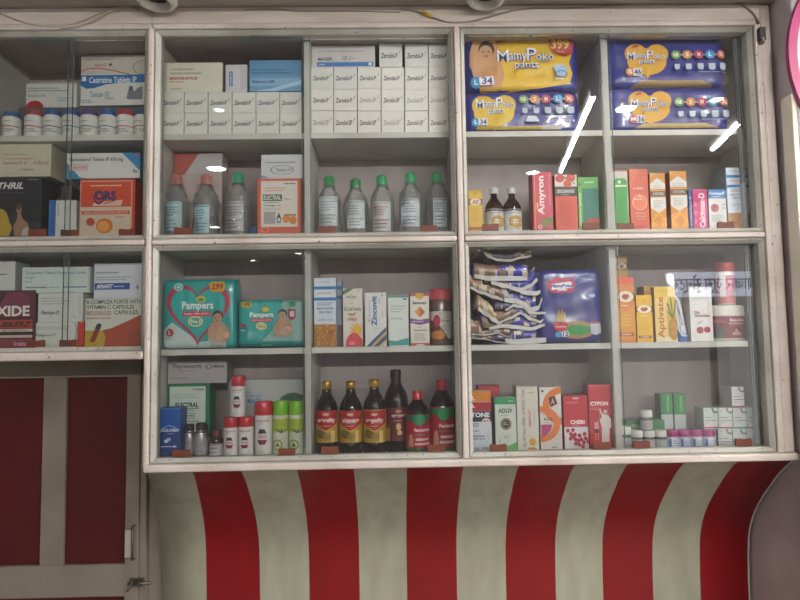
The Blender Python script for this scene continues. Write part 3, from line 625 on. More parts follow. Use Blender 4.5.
carton((162.5, 62.5, 222.5, 91.6), 1.688, zt0, .075, '#dbd8c4', [('r', 162.6, 63, 166.6, 91.5, '#c9c4b0'), ('r', 163.5, 64, 164.3, 91, '#a89c88'), ('l', 170.5, 67.5, 205, 75.5, 2, '#a8a893'), T('MONTAIR-FX PLUS', 170, 77, 197.5, 80, '#b04a40', 0, .03), ('l', 170, 80.8, 186, 83.2, 1, '#c08a6a'), ('l', 171, 88, 185, 90, 1, '#8f8f80')], 'cream carton with red lettering lying at left on the white tablet cartons', side='#a8a498')
carton((225.5, 64.6, 247, 91.6), 1.690, zt0, .07, '#d3d0d2', [('r', 229, 71.5, 232.8, 86.5, '#5c86b4'), T('Nexpro', 229.6, 73, 232.2, 85.5, '#dce8f2', 90), ('r', 240, 65.5, 246.5, 90, '#c8c5c8')], 'small greyish carton with an upright blue mark between cream and blue cartons')
carton((249.5, 60.3, 302, 91.6), 1.686, zt0, .075, '#6c9cc0', [('r', 249.7, 60.6, 302, 75, '#6092b8'), ('r', 249.7, 78, 302, 86, '#87b2d0'), ('l', 252, 62, 300, 64, 1, '#4c7da4'), ('l', 252, 68.5, 294, 74.5, 2, '#44739a'), T('Rabemac-DSR', 252.5, 80, 275, 83, '#24466c', 0, .02), ('p', [(249.8, 91.3), (270, 89), (302, 80), (302, 84), (275, 91.3)], '#a9cbe0')], 'light blue carton lying at right on the left white tablet block', side='#4f7fa8')
# right block
xs = [310.8, 333.6, 357.4, 381.2, 404.6, 428.4, 451]
rows = [(110.6, 133.4), (88.2, 110.4), (67, 88), (43.2, 66.8)]
rn = ['bottom', 'second lowest', 'third lowest', 'top']
tops = [S1]*6
for row, (ya, yb) in enumerate(rows):
    for c in range(6):
        if row == 3 and c < 3: continue
        j = [0, .6, .2, .9, .3, 0][(c*2+row) % 6]
        if row == 3: j = [0, 0, 0, 0, .4, .5][c]
        nm = 'Zerodol-SP' if (row == 0 or (row == 1 and c > 1)) else 'Zerodol-P'
        r = (xs[c]+.35+(0 if row != 3 or c != 3 else -2.4), ya+j, xs[c+1]-.35-(2 if row == 3 and c == 3 else 0), yb)
        o = carton(r, 1.680+random.uniform(0, .006), tops[c], .075, random.choice(['#dcdad2', '#d6d7d0', '#e0ddd5']), zart(nm, *r, not (row == 0 and c in (0, 3)) and not (row == 1 and c in (2, 4, 5))),
            'small white tablet carton, %s in the %s row of the right block' % (NUM6[c], rn[row]), 'carton', GZ, name='tablet_carton')
        tops[c] = o['top']+.0002
carton((312, 45.3, 375, 66.8), 1.688, max(tops[:3])+.0002, .075, '#c8c5c0', [('l', 318, 50, 370, 52.5, 1, '#a09c98'), T('MAXEFF', 318, 57.5, 332, 60.8, '#34406a', 0, .03), T('10.1~', 342, 56, 354, 60.5, '#5a5a60', 0, .01, .1), ('r', 317, 62.2, 373, 66.4, '#3f78b4'), ('l', 319, 63.5, 325, 65.5, 1, '#c8d8ea'), ('r', 368.5, 62.8, 371.5, 65.6, '#e0e6ee')], 'greyish white carton with a blue stripe lying on the right white tablet block', side='#3e6890')

# ------------------------------------------------------------------ large cabinet, clear bottles
CB_body = [(0, 0), (.92, .0), (1, .02), (1, .60), (.93, .68), (.70, .745), (.42, .79), (.34, .82), (.34, .86)]
CB_cap = [(.36, .83), (.46, .835), (.46, .93), (.40, .975), (.22, 1), (0, 1)]
def clear_bottle(rect, Y, capc, lab_rect, labc, inkc, label, group, seed, yb=None):
    e = bottle(rect, Y, FU, CB_body, CB_cap, None, label, 'bottle', group, 'clear_bottle', (), G_BOTTLE, mat(capc, .3, 'gloss'), None, ribs=14)
    x0, y0, x1, y1 = rect; R = (at(x1, 200, Y).x-at(x0, 200, Y).x)/2; H = e['top']-FU
    lx0, ly0, lx1, ly1 = lab_rect; g = G()
    ops = [('r', lx0, ly0, lx1, ly1, labc), ('r', lx0+.8, ly0+1.2, lx1-.8, ly0+2, inkc), ('l', lx0+1.5, ly0+4, lx1-1.5, ly0+14, 4, inkc), ('l', lx0+1.5, ly0+16, lx1-1.5, ly1-1.5, 3, inkc)]
    g.art(ops, rect, 2*R, H, cyl_surf(R+.0004), .0003, maxlen=.006); g.build('paper_label', e)
    # loose wrinkled polybag round the bottle
    g = G(); vs = []; fs = []; N = 30; K = 16
    for j in range(K+1):
        z = j/K; rr = R*(1.06+.07*math.sin(z*9+seed)) if z < .66 else R*(1.1-(z-.66)*1.9)
        for i in range(N):
            t = 2*math.pi*i/N; q = rr*(1+.045*noise.noise(Vector((math.cos(t)*2.2, math.sin(t)*2.2+seed, z*5))))
            vs.append((q*math.cos(t), q*math.sin(t), z*H*.84+.002))
    for j in range(K):
        for i in range(N): fs.append((j*N+i, j*N+(i+1) % N, (j+1)*N+(i+1) % N, (j+1)*N+i))
    g.add(vs, fs, G_WRAP, True); g.build('plastic_bag', e)
    return e
for i, (cx, yt, lr, ink) in enumerate(((328, 172.5, (318.5, 195, 337, 222.5), '#8f979a'), (355, 175.5, (346.5, 199, 364.5, 225), '#858d90'), (382, 172, (373, 200, 390.5, 228), '#b0504e'), (411, 169.5, (401, 197, 419.5, 224), '#7f8ea6'), (438.5, 169, (433, 197, 447, 224.5), '#75879a'))):
    clear_bottle((cx-12, yt, cx+12, 234), 1.690, ['#1f8a52', '#2a7a40', '#18935a', '#129a5c', '#14985a'][i], lr, '#c6cdcd', ink, 'clear plastic bottle with a green cap, '+['leftmost of the five', 'second of the five, set slightly lower', 'middle one with red label print', 'fourth of the five beside the tallest', 'rightmost of the five against the post'][i], 'green capped clear bottles in plastic bags', i*2.3)
clear_bottle((161, 171, 184, 234), 1.688, '#b4736c', (164, 199, 181, 226), '#a9c4c6', '#5f96a6', 'clear plastic bottle with a dull red cap, farthest left beside the post', 'red capped clear bottles', 11)
clear_bottle((190, 171, 215, 234), 1.690, '#b5746e', (193, 202, 209, 228), '#a9c4c6', '#4c8ea4', 'clear plastic bottle with a dull red cap and blue print, second from the post', 'red capped clear bottles', 13)
clear_bottle((222, 169, 248, 234), 1.692, '#2f9a74', (224, 199, 243, 226), '#b4b6b6', '#7c7878', 'clear plastic bottle with a square grey label left of the orange carton', None, 17)
carton((174, 153, 222, 236), 1.765, FU, .06, '#b9a8a2', [('p', [(174, 153), (200, 153), (190, 166), (184, 175), (174, 175)], '#b0544a'), ('p', [(198, 154), (222, 153), (222, 172), (186, 174)], '#b6b3b2')], 'red and grey carton standing behind the red capped bottles')
el = carton((257.5, 178.5, 301, 234), 1.683, FU, .07, '#cf5a3c', [('r', 261, 181, 297.5, 227, '#d6d3c6'), ('l', 284.5, 182.5, 296, 185, 1, '#55504c'), ('l', 265, 187, 292, 192, 2, '#d89a86'), ('r', 263, 194.5, 282, 201, '#3a4c40'), T('ELECTRAL', 263.8, 195.5, 281.2, 200, '#d9dccf', 0, .03), ('l', 265, 201.8, 281, 203.2, 1, '#5a6458'), ('s', [(284, 198), (287, 199), (286, 200), (291, 200)], .6, '#b05a4c'), T('Orange', 264.5, 204.5, 275, 207, '#47585a', 0, .02), ('l', 277, 204.5, 282, 207, 1, '#c88'), ('l', 265, 208.5, 282, 210, 1, '#8f9a90'),
    ('r', 264, 212, 275.5, 224, '#a4a09a'), ('p', [(279, 212.5), (281.5, 219), (280.5, 223), (277.5, 223), (276.5, 219)], '#3c4a44'), ('e', 279, 220, 1.5, 1.9, '#dad6c8'), ('e', 286.5, 219, 4, 4.2, '#cf8a3c'), ('e', 293, 220.5, 3.6, 4.2, '#c9802e'), ('r', 284, 214.5, 296, 216, '#a86a3c'), ('o', 265, 230, 4, 2.4, .8, '#e3a690')], 'orange bordered rehydration carton with black lettering beside the clear bottles', side='#ad4630')
carton((261, 154.5, 303, 178), 1.684, el['top']+.0003, .07, '#c9cbcc', [('l', 265, 161, 301, 164, 1, '#8a9298'), ('o', 282, 170, 11.5, 4.6, .8, '#3b3d48'), T('Telvas-H', 275, 168.3, 289.5, 171.5, '#50525c', 0, .01, .1), ('p', [(261.2, 175), (270, 177.8), (261.2, 177.8)], '#4f8cc0')], 'white carton with an oval lettering mark lying on the orange bordered carton')
carton((250, 227, 256.5, 234), 1.69, FU, .04, '#2f4f80', [], 'tiny dark blue carton at the foot of the orange bordered carton')

# ================================================================== LARGE CABINET, UPPER RIGHT BAYS
NAVY = '#252b82'
def baby(x, y, s, skin='#c99a78', hair='#3a2a22'):      # a plain baby picture printed on a pack: x,y head centre, s head radius
    return [('p', [(x-s*1.6, y+s*5), (x-s*1.9, y+s*2.6), (x-s*1.2, y+s*1.1), (x+s*1.1, y+s*1.1), (x+s*2.1, y+s*2.4), (x+s*2.3, y+s*3.6), (x+s*1.4, y+s*5)], skin), ('e', x, y-s*.2, s*1.06, s*1.12, hair), ('e', x-s*.08, y+s*.22, s*.9, s*.95, skin),
            ('e', x-s*.42, y+s*.1, s*.13, s*.1, hair), ('e', x+s*.28, y+s*.1, s*.13, s*.1, hair), ('e', x-s*.05, y+s*.68, s*.28, s*.12, '#a85a50'), ('e', x+s*1.3, y+s*3.4, s*.9, s*.6, '#d8a988')]
def sizes(x, y, dx, cols, r=4.3):
    o = []
    for i, (c, t) in enumerate(cols):
        if i < len(cols)-1: o.append(('r', x+i*dx+r*.8, y-.5, x+(i+1)*dx-r*.8, y+.5, '#d9d9dc'))
    for i, (c, t) in enumerate(cols):
        o += [('e', x+i*dx, y, r*1.1, r, c), T(t, x+i*dx-(2.6 if len(t) > 1 else 1.5), y-2, x+i*dx+(2.6 if len(t) > 1 else 1.5), y+2, '#f0efe8', 0, .02)]
    return o
def pantspics(x, y, dx, n=5):
    o = []
    for i in range(n):
        s_ = 2.6+i*.25; cx = x+i*dx; o.append(('p', [(cx-s_, y-s_), (cx+s_, y-s_), (cx+s_, y+s_*.6), (cx+s_*.45, y+s_), (cx-s_*.45, y+s_), (cx-s_, y+s_*.6)], '#b4bfca'))
    return o+[('r', x+20, y+5.2, x+dx*4+3, y+5.8, '#9aa6d0')]
def logo(x0, y0, x1, y1, stroke=.9):      # rounded white wordmark with a navy outline, two lines
    w = x1-x0; h = y1-y0; o = []
    for c, b in ((NAVY, .045), ('#e8eff6', .0)):
        o += [T('M', x0, y0+h*.08, x0+w*.2, y0+h*.62, c, 0, b), T('amy', x0+w*.21, y0+h*.25, x0+w*.52, y0+h*.68, c, 0, b), T('P', x0+w*.53, y0, x0+w*.7, y0+h*.58, c, 0, b), T('oko', x0+w*.69, y0+h*.2, x1, y0+h*.56, c, 0, b), T('pants', x0+w*.31, y0+h*.66, x0+w*.73, y1, c, 0, b)]
    return o
L5 = [('#6a9c3a', 'NB'), ('#c9842e', 'S'), ('#b02a4c', 'M'), ('#2a94c4', 'L'), ('#c9603a', 'XL')]
pu, _, ph = pack((464.5, 90.5, 581, 131.5), 1.677, S1, .12, NAVY, [('h', 494, 112.5, 44, 37, '#d9b424'), ('e', 494, 113, 20, 13.5, '#d9b424')]+logo(476, 98, 514, 115)+[('l', 478, 95.5, 492, 97.5, 1, '#b8862a'), ('e', 475.5, 122.3, 4.3, 4.3, '#2a94c4'), ('r', 478, 118.6, 487, 125.6, '#e4e6ea'), T('34', 479.5, 119.4, 486, 125, NAVY, 0, .03), T('L', 474, 120.3, 476.8, 124.2, '#eaf2f6', 0, .03)]
    + sizes(523, 100.2, 11.4, L5)+pantspics(524, 112, 11.4)+[('p', [(524, 123), (527, 117.5), (535, 117.5), (538, 123)], '#c9d2dc'), ('r', 476, 127.5, 540, 130.6, '#b89a3a'), ('r', 540, 127, 560, 130.6, '#c9c3b4')],
    'blue diaper pack lying under the larger yellow pack in the upper right cabinet', 'blue and yellow diaper packs', 2)
p2, _, _ = pack((463.5, 33.8, 580.5, 92), 1.678, pu['top']-.001, .13, NAVY, [('p', [(470, 52), (474, 40), (482, 37.5), (515, 38), (524, 40.5), (534, 38), (560, 38), (571, 43), (572, 55), (569, 63), (572, 74), (569, 84), (540, 88), (500, 91), (480, 90.5), (476, 78), (469.5, 66)], '#dcb21c')]
    + [('p', [(470, 64), (470, 52), (474, 44), (480, 41), (498, 44), (500, 60), (503, 74), (501, 87), (484, 89), (474, 80)], '#cf9a6c')]+baby(486.5, 51, 7.5, '#c99a72')[1:]+[('e', 480, 66, 10, 9, '#cf9c74'), ('e', 492, 76, 12, 9, '#c8925f')]
    + [('p', [(495.5, 41), (505, 39), (506, 42), (496.5, 44)], '#b83a30')]+logo(497, 49, 553, 71)+[('l', 540, 62.5, 549, 64.5, 1, '#4a4a8a'), ('p', [(548, 37), (574, 37), (573, 54), (566, 57), (555, 55), (549, 48)], '#a82828'), T('399', 550.5, 41, 569, 50.5, '#e3b93a', 0, .03), T('Only', 557, 52, 564, 54.5, '#e8c86a'), ('p', [(552, 68), (560, 65.5), (567, 70), (563, 78), (556, 77)], '#9cc0dc'), ('o', 560, 76, 6, 4, 1, '#3a5a9a'), ('l', 554, 79, 565, 82, 1, '#e8e8d8'),
       ('e', 475.2, 83.2, 5.2, 5.6, '#2a94c4'), T('L', 473.4, 80.6, 476.8, 85.8, '#eaf2f6', 0, .03), ('p', [(478, 79), (492, 77.5), (493.5, 85.5), (479, 86.5)], '#e4e6ea'), T('34', 481, 78.6, 491.4, 85.4, NAVY, 0, .03)],
    'large yellow and blue diaper pack with a baby picture and red price flash', 'blue and yellow diaper packs', 5)
# clear gusset ends of the wrapping
def gusset(parent, X, Z, w, h, y):
    g = G(); N = 8; vs = []; fs = []
    for j in range(N+1):
        for i in range(N+1):
            u, v = i/N, j/N; vs.append((X+u*w*(1-.3*v), y+.018*noise.noise(Vector((u*4, v*5, X*9)))+.01, Z+(v-.5)*h*(1-.55*u)+.012*noise.noise(Vector((u*3+4, v*4, 1)))))
    for j in range(N):
        for i in range(N): fs.append((j*(N+1)+i, j*(N+1)+i+1, (j+1)*(N+1)+i+1, (j+1)*(N+1)+i))
    g.add(vs, fs, G_WRAP, True); return g.build('clear_gusset', parent)
gusset(pu, .148, .05, .05, .085, .04)
def small_art(x, y, num, badge):
    return [('h', x+48-611, y+0, 43, 35, '#d8a324')]
def mp(rect, heart, numtxt, bcol, bt, seed, lab, zb, shift, y=1.677, top_strip=True):
    hx, hy = heart; x0, y0, x1, y1 = rect
    art = [('p', [(x0+1, y0+5), (x0+9, y0+1), (x0+3, y1-4), (x0+1, y1-8)], '#2e3f96'), ('h', hx, hy, 43.5, 36, '#d9a426'), ('e', hx, hy+1, 19.5, 13.5, '#d9a426')]+logo(hx-19.5, hy-10, hx+17.5, hy+4.5)+[('p', [(hx-15, hy-14), (hx-9, hy-15.5), (hx-8.5, hy-13.5), (hx-14, hy-12)], '#b8382c'), ('l', hx+7, hy-.2, hx+15, hy+1.2, 1, '#5a4a3a'), ('e', hx-18, hy+11.5, 4.4, 4.2, bcol), ('r', hx-14.5, hy+7.8, hx-6.5, hy+15.4, '#dcdad2'), T(numtxt, hx-13.6, hy+8.6, hx-7, hy+14.6, NAVY, 0, .03), T(bt, hx-20.5, hy+9.4, hx-15.5, hy+13.4, '#f0ece4', 0, .02)]
    art += sizes(hx+28, hy-4.8, 11.3, L5)+pantspics(hx+28.5, hy+7.5, 11.5)
    if top_strip: art = [('r', x0+24, y0+.6, x1-26, y0+3.6, '#cfa62a')]+art
    return pack(rect, y, zb, .115, NAVY, art+[('p', [(x0+22, y1-1), (x0+32, y1-5.5), (x1-28, y1-5), (x1-14, y1-1)], '#b59a64')], lab, 'blue and yellow diaper packs', seed)
pl, hw_, hh_ = mp((610, 86, 731, 130), (650, 108), '36', '#c05a78', 'M', 9, 'blue diaper pack under another with a yellow heart, right pair, pink size badge', S1, 0, top_strip=False)
p3, hw2, hh2 = mp((608, 35, 727, 87.5), (646.5, 61), '46', '#c9803a', 'S', 12, 'blue diaper pack with a yellow heart on top, right pair, orange size badge', pl['top']-.001, 0)
gusset(p3, hw2-.012, .05, .045, .10, .03); gusset(pl, hw_-.012, .05, .045, .08, .03)

# ------------------------------------------------------------------ upper right bays, lower shelf
YB2 = '#d9a922'
carton((468.5, 190.5, 482.6, 230.5), 1.682, FU, .045, '#d6ac1e', [('r', 468.6, 190.7, 482.5, 193, '#c89c1a'), ('r', 468.7, 199, 482.5, 204.8, '#8c3a1e'), ('e', 475.6, 202, 5.6, 3.8, '#e4d3b0'), T('AZ', 472.5, 200.2, 479, 203.8, '#8c2f22', 0, .04), ('l', 471.5, 208, 480, 222, 5, '#c89018'), ('r', 468.7, 227, 482.5, 230.3, '#a85824'), ('e', 475.5, 194, .7, .7, '#5a4a20')], 'narrow yellow carton with a dark band and white oval at the far left', side='#b48a1a')
SY_body = [(0, 0), (.9, 0), (1, .02), (1, .52), (.97, .60), (.80, .685), (.50, .76), (.36, .80), (.34, .88)]
SY_cap = [(.40, .875), (.46, .88), (.46, .985), (.40, 1), (0, 1)]
for cx, lab in ((495.8, 'brown syrup bottle with a white cap, nearer the yellow carton'), (513.8, 'brown syrup bottle with a white cap, nearer the bright pink carton')):
    bottle((cx-9.6, 186, cx+9.4, 230.5), 1.685 if cx < 500 else 1.681, FU, SY_body, SY_cap, (.03, .50, .995), lab, 'bottle', 'brown syrup bottles with white caps', 'syrup_bottle',
        [('r', cx-9.6, 208.5, cx+9.4, 209.3, '#8f9290'), ('e', cx+2, 221.5, 7.2, 6.2, '#b8913e'), ('r', cx-7, 219.3, cx+9, 223.3, '#dcd6c6'), T('Heptol', cx-3.5, 219.8, cx+8, 222.8, '#8f6a34', 0, .015), ('l', cx-7, 211, cx+7, 214, 1, '#9fa3a4'), ('l', cx-2, 227.5, cx+8, 229.5, 1, '#9c9ca0')], mat('#2e130d', .12, 'gloss'), '#c9cbc8', '#c9cbc8')
carton((533, 172, 552.8, 231), 1.681, FU, .05, '#c4304a', [('r', 533.1, 172, 537.2, 231, '#c23a34'), ('s', [(535, 175), (535, 229)], .5, '#e0a08a'), ('t', 'Amyron', 537.6, 176, 546.2, 215, '#f0dcd8', 90, .03), ('t', 'AIMIL', 536.3, 202, 538.2, 210, '#f0c8b8', 90, .01), ('l', 549, 174, 551, 206, 14, '#e09098'), ('e', 545, 223, 6, 4.5, '#7a6a2c'), ('e', 549, 220, 3, 3, '#4f7a34'), ('o', 539.5, 226.8, 2, 2, .6, '#e8d8c0'), ('r', 541, 228.6, 552, 230.6, '#9c2438')], 'bright pink carton with tall upright white lettering', side='#8e2030')
carton((555.2, 174.5, 577.6, 231), 1.683, FU, .05, '#cf4828', [('r', 555.3, 174.7, 577.5, 186.5, '#d3cfc0'), ('e', 560.5, 178.5, 4.4, 4, '#c9382c'), ('e', 571.5, 177.5, 4.6, 4, '#c93e2c'), ('e', 568, 184, 4.2, 3.6, '#d0452e'), ('s', [(564, 176), (568, 181)], .9, '#4a7a3c'), ('s', [(572, 180), (575, 184)], .9, '#4a7a3c'), ('r', 555.3, 187, 577.5, 196.2, '#332e2e'), T('DEXORANGE', 557.2, 189.6, 574.5, 193.2, '#dcd6cc', 0, .03), ('l', 562, 194.2, 571, 195.6, 1, '#b8b0a4'), ('l', 559, 200, 574, 226, 11, '#bd3c20')], 'orange carton with a dark name band and fruit pictures on top', side='#a83a22')
carton((578.3, 177, 599, 231), 1.686, FU, .05, '#1c7a66', [('r', 578.4, 177.2, 582.5, 230.8, '#62a83e'), ('r', 582.5, 177.2, 598.8, 188.5, '#55a848'), ('l', 579.2, 193, 581.8, 226, 16, '#d8e4c0'), ('r', 583, 189, 598.5, 230.8, '#1b7664'), ('l', 585, 181, 596, 184, 1, '#c8e0b8'), ('e', 580.3, 184.5, 1.3, 1.3, '#2f6a34'), ('p', [(586, 219), (598.8, 217), (598.8, 230.8), (584, 230.8)], '#a3482e')], 'dark green carton with a bright green side stripe beside the divider', side='#4f9838')
carton((613, 170.5, 628.6, 229), 1.684, FU, .045, '#cfc9bd', [('r', 613.1, 170.7, 628.5, 172, '#d09a8c'), ('p', [(614, 227.5), (614, 181), (617, 178.3), (625, 178.3), (627.6, 181), (627.6, 227.5)], '#3e9a42'), ('r', 615, 185, 627, 187, '#cfe0c0'), ('e', 620, 182, 1.6, 1.6, '#d8e8c8'), ('l', 617, 196, 625, 222, 9, '#388c3c')], 'white edged green carton, first to the right of the divider', side='#c2a49a')
carton((630, 169, 648.8, 228.5), 1.681, FU, .05, '#cc5a3a', [('p', [(630.1, 169.1), (640, 169.1), (630.1, 190)], '#d4704a'), T('RUBIRED', 633.8, 187.4, 644, 189.8, '#e8d0c0', 0, .02), ('e', 639.5, 202.5, 7.2, 7.6, '#e0714c'), ('o', 639.5, 202.5, 7.4, 7.8, .9, '#e8b49a'), ('s', [(633, 200), (637, 199), (642, 200), (639, 196), (641, 195.5)], .9, '#f0e4dc'), T('Vitamins and', 635, 212.3, 645, 214, '#ecd0c0'), T('Minerals', 636, 215.5, 645, 217, '#ecd0c0'), T('Syrup', 636.5, 218.3, 644, 219.8, '#ecd0c0'), ('r', 630.1, 225.5, 648.7, 228.3, '#b8402c')], 'coral orange carton with a round tomato drawing', side='#b24a30')
for x0, x1, yt, lab in ((650.3, 666, 173, 'orange and white carton with hexagon panels beside the coral carton'), (670.4, 687.5, 171, 'orange and white carton with hexagon panels next to the blue and pink carton')):
    c = (x0+x1)/2
    carton((x0, yt, x1, 229), 1.684, FU, .05, '#cf8a2a', [('p', [(x0+.3, yt+16), (x0+.3, yt+11), (c, yt+5), (x1-.3, yt+11), (x1-.3, yt+16)], '#d4d2ca'), ('r', x0+.2, yt+18.3, x1-.2, yt+23.6, '#5a4238'), T('SYSTOPIC', x0+3, yt+19.6, x1-2, yt+22.3, '#d8cfc0', 0, .02), ('l', x0+3, yt+12, x1-2, yt+16, 2, '#9fa6a6'), ('p', [(x0+.3, yt+24.6), (x1-.3, yt+24.6), (x1-.3, yt+35), (c, yt+40.5), (x0+.3, yt+35)], '#d6d4cb'), ('l', x0+3, yt+27, x1-2, yt+35, 4, '#a3a3a0'), ('p', [(x0+.2, 229-9), (c, 229-17), (x1-.2, 229-9), (x1-.2, 229-2.2), (x0+.2, 229-2.2)], '#dc9a2c'), ('p', [(c-5, 221), (c, 215), (c+5, 221), (c, 227)], '#cc8422'), ('p', [(x0+.2, yt+.2), (x0+5, yt+.2), (x0+.2, yt+5)], '#d8a24a')], lab, 'carton', None, side='#a8502a')
carton((689.2, 189.5, 692.6, 229), 1.688, FU, .045, '#3a5a9c', [('t', 'Calcimax P', 690, 196, 691.8, 226, '#b8c8e0', 90)], 'slim blue carton edge beside the magenta carton')
carton((693, 189.5, 707.6, 229), 1.6835, FU, .045, '#c2306c', [('t', 'Calcimax-D', 699, 193, 705, 227.5, '#f4dce4', 90, .03), ('l', 694.5, 200, 698, 226, 3, '#dc7aa0'), ('r', 693.1, 189.7, 707.5, 190.8, '#d05a88')], 'magenta carton with upright white lettering', side='#3f5ea0')
carton((708.8, 189.5, 726.5, 229), 1.6835, FU, .045, '#d3d2cc', [('r', 708.9, 189.6, 726.4, 198.5, '#3a7ab0'), T('Calcimax-P', 710.3, 191.8, 725, 194.8, '#e6eef4', 0, .03), ('l', 712, 196, 723, 197.6, 1, '#c8dcea'), ('e', 714.8, 208, 4, 4, '#c06a78'), T('P', 713.3, 205.8, 716.6, 210.2, '#7a2438', 0, .03), ('o', 714.8, 208, 4, 4, .9, '#a03a50'), ('l', 711, 215, 723, 222, 4, '#8fa09f'), ('l', 722, 203, 725.6, 210, 2, '#9aa')], 'white carton with a blue heading and a small pink round mark', side='#9c6a86')
def protein(x0, x1, y0, y1, Y, zb, lab, inv):
    w = x1-x0; h = y1-y0; r = lambda a, b, c: ('r', x0+.1, y0+h*a, x1-.1, y0+h*b, c)
    ops = [r(.12, .165, '#2d7cb8'), r(.28, .325, '#2d7cb8'), ('l', x0+w*.2, y0+h*.04, x1-w*.2, y0+h*.08, 1, '#a9b0b8'), T('protinules', x0+w*.18, y0+h*.2, x1-w*.2, y0+h*.235, '#c0584c'), ('l', x0+w*.15, y0+h*.345, x1-w*.12, y0+h*.40, 2, '#5c7ca0'), T('HEALTH FOOD', x0+w*.12, y0+h*.42, x1-w*.12, y0+h*.455, '#40506a', 0, .02), T('PROTEIN', x0+w*.24, y0+h*.475, x1-w*.2, y0+h*.51, '#40506a', 0, .02), T('abbricet', x0+w*.18, y0+h*.58, x1-w*.16, y0+h*.615, '#5a7ea6', 0, .0, .1), ('l', x0+w*.38, y0+h*.645, x1-w*.4, y0+h*.665, 1, '#7f97b0'), r(.665 if not inv else .735, .998, '#a86e24')]
    rnd = random.Random(int(x0)); a = .68 if not inv else .75
    for k in range(150):
        cx = x0+w*rnd.uniform(.05, .95); cy = y0+h*rnd.uniform(a, .985); ops.append(('e', cx, cy, w*.028, w*.022, rnd.choice(['#d39c3e', '#c08a32', '#8a5218', '#dcae58', '#6e3e14'])))
    g = ops
    # printed grains share three layers so the print stays flat
    o = carton((x0, y0, x1, y1), Y, zb, .055, '#ccd6dc', g[:10], lab, side='#8fa2b4')
    a_ = at(x0, (y0+y1)/2, Y); b_ = at(x1, (y0+y1)/2, Y); H = o['top']-zb; y1 = py_of((a_.x+b_.x)/2, Y, zb)
    gg = G()
    for i, op in enumerate(g[10:]): gg.art([op], (x0, y0, x1, y1), b_.x-a_.x, H, None, .0014+.0001*(i % 7))
    pp = gg.build('grain_print', o); return o
protein(727.3, 749.8, 167.5, 229.5, 1.682, FU, 'tall white and blue carton with a grain print at the foot, beside the right post', True)
carton((719, 173, 726.6, 189), 1.745, FU, .05, '#b6bec6', [('r', 719, 178, 726.6, 181, '#2f74b0'), ('r', 719, 185, 726.6, 187.5, '#2f74b0')], 'blue striped grey carton behind the tall white and blue carton', side='#98a4b0')

# ================================================================== LARGE CABINET, LOWER LEFT BAYS
TEAL = '#1f9c97'
k = 'teal diaper packs'
pack((160.5, 278.5, 236, 348.5), 1.680, S2, .08, TEAL, [('p', [(164, 330), (172, 322), (200, 342), (226, 340), (226, 348), (164, 348)], '#b9cdc8'), ('H', 198, 314, 64, 62, .86, '#b2304c'), ('h', 198, 314, 53, 51, '#25a8a2'),
    T('Pampers', 182, 301.5, 213.5, 311.5, '#e2ebe4', 0, .025), ('e', 201, 299.5, 5, 3.4, '#c8b832'), ('e', 201, 300, 3, 2, '#4f9c5c'), ('r', 183, 311.5, 210.5, 316.3, '#c22c48'), T('happy skin pants', 184.5, 312.3, 209, 315.5, '#f2dce0', 0, .01), ('e', 196, 321.5, 7.5, 5.3, '#d8c88c'), ('e', 196, 321.5, 5.4, 3.9, '#3a9f9a'), T('No.1', 191.7, 319.8, 200.3, 323.3, '#e8ecd8', 0, .02), ('p', [(209, 284), (213, 282), (224, 282), (226, 288), (223, 292.5), (211, 292)], '#cf9a2c'), T('299', 212, 283.8, 223.5, 290, '#8c2a20', 0, .03), ('e', 179, 287, 4.4, 4, '#a8d4cc'), ('o', 179, 287, 3, 2.8, 1, '#2f8c80'),
    ('e', 170.7, 332.5, 3.8, 3.9, '#b02c3a'), T('L', 169.4, 330.4, 172, 334.5, '#f0e0e0', 0, .02), ('l', 167, 337.2, 174.5, 340, 2, '#7aa8a4')]+baby(218.5, 317.5, 5.2, '#b98f6f')+[('e', 214, 332, 5, 8, '#b98f6f'), ('e', 221, 337, 4, 9, '#c19a7c'), ('p', [(211, 345), (209, 338), (216, 342), (224, 343), (224, 348), (211, 348)], '#a9b3aa')],
    'taller teal diaper pack with a large red outlined heart', k, 21)
pack((237, 299, 304.5, 348.5), 1.678, S2, .10, '#1f948f', [('p', [(283, 300), (303, 300), (303, 341), (262, 341), (272, 330), (277, 318)], '#86aaa2'), ('h', 260, 319, 46, 44, '#27a49d'), T('Pampers', 250, 312, 273.5, 318.6, '#e2ebe4', 0, .025), ('e', 265.5, 309.5, 3.6, 2.6, '#c8b832'), ('r', 251, 318.4, 273, 321.6, '#c22c48'), T('all round protection', 252, 319, 272, 321.2, '#f0dce0'), ('e', 261.5, 326, 5.4, 4, '#d8c88c'), T('No.1', 258.3, 324.6, 265, 327.6, '#2f8c88', 0, .02), ('p', [(241, 302), (251, 301.3), (252, 306), (249, 307.6), (241.5, 307)], '#cfa82c'), T('199', 243, 302.4, 250, 306.3, '#5a4a20', 0, .03), T('M', 241, 323.5, 246, 327.5, '#b8304c', 0, .04), ('l', 241, 329, 246, 331.6, 1, '#b8d8d4'), ('e', 292.5, 304.5, 4.2, 3.8, '#2e7c62'), ('o', 292.5, 304.5, 4.2, 3.8, .8, '#7fb09c'), ('p', [(288.5, 309.5), (296, 309.5), (296, 318), (292, 321), (288.5, 318)], '#9c2a44'), ('r', 290, 311.5, 294.5, 317, '#c8b8bc'), ('r', 238, 343.5, 304, 348, '#14706c'), ('r', 260, 344, 273, 346.5, '#4f9c98')]+baby(283, 315, 4.3, '#b08a6c')+[('e', 279, 331, 4, 5, '#b08a6c'), ('e', 286, 332, 5, 3.6, '#b9957a')],
    'shorter teal diaper pack beside the divider with a faint heart', k, 25)
protein(314, 336, 278, 348, 1.682, S2, 'tall white and blue carton with a grain print, left of the red sun carton', False)
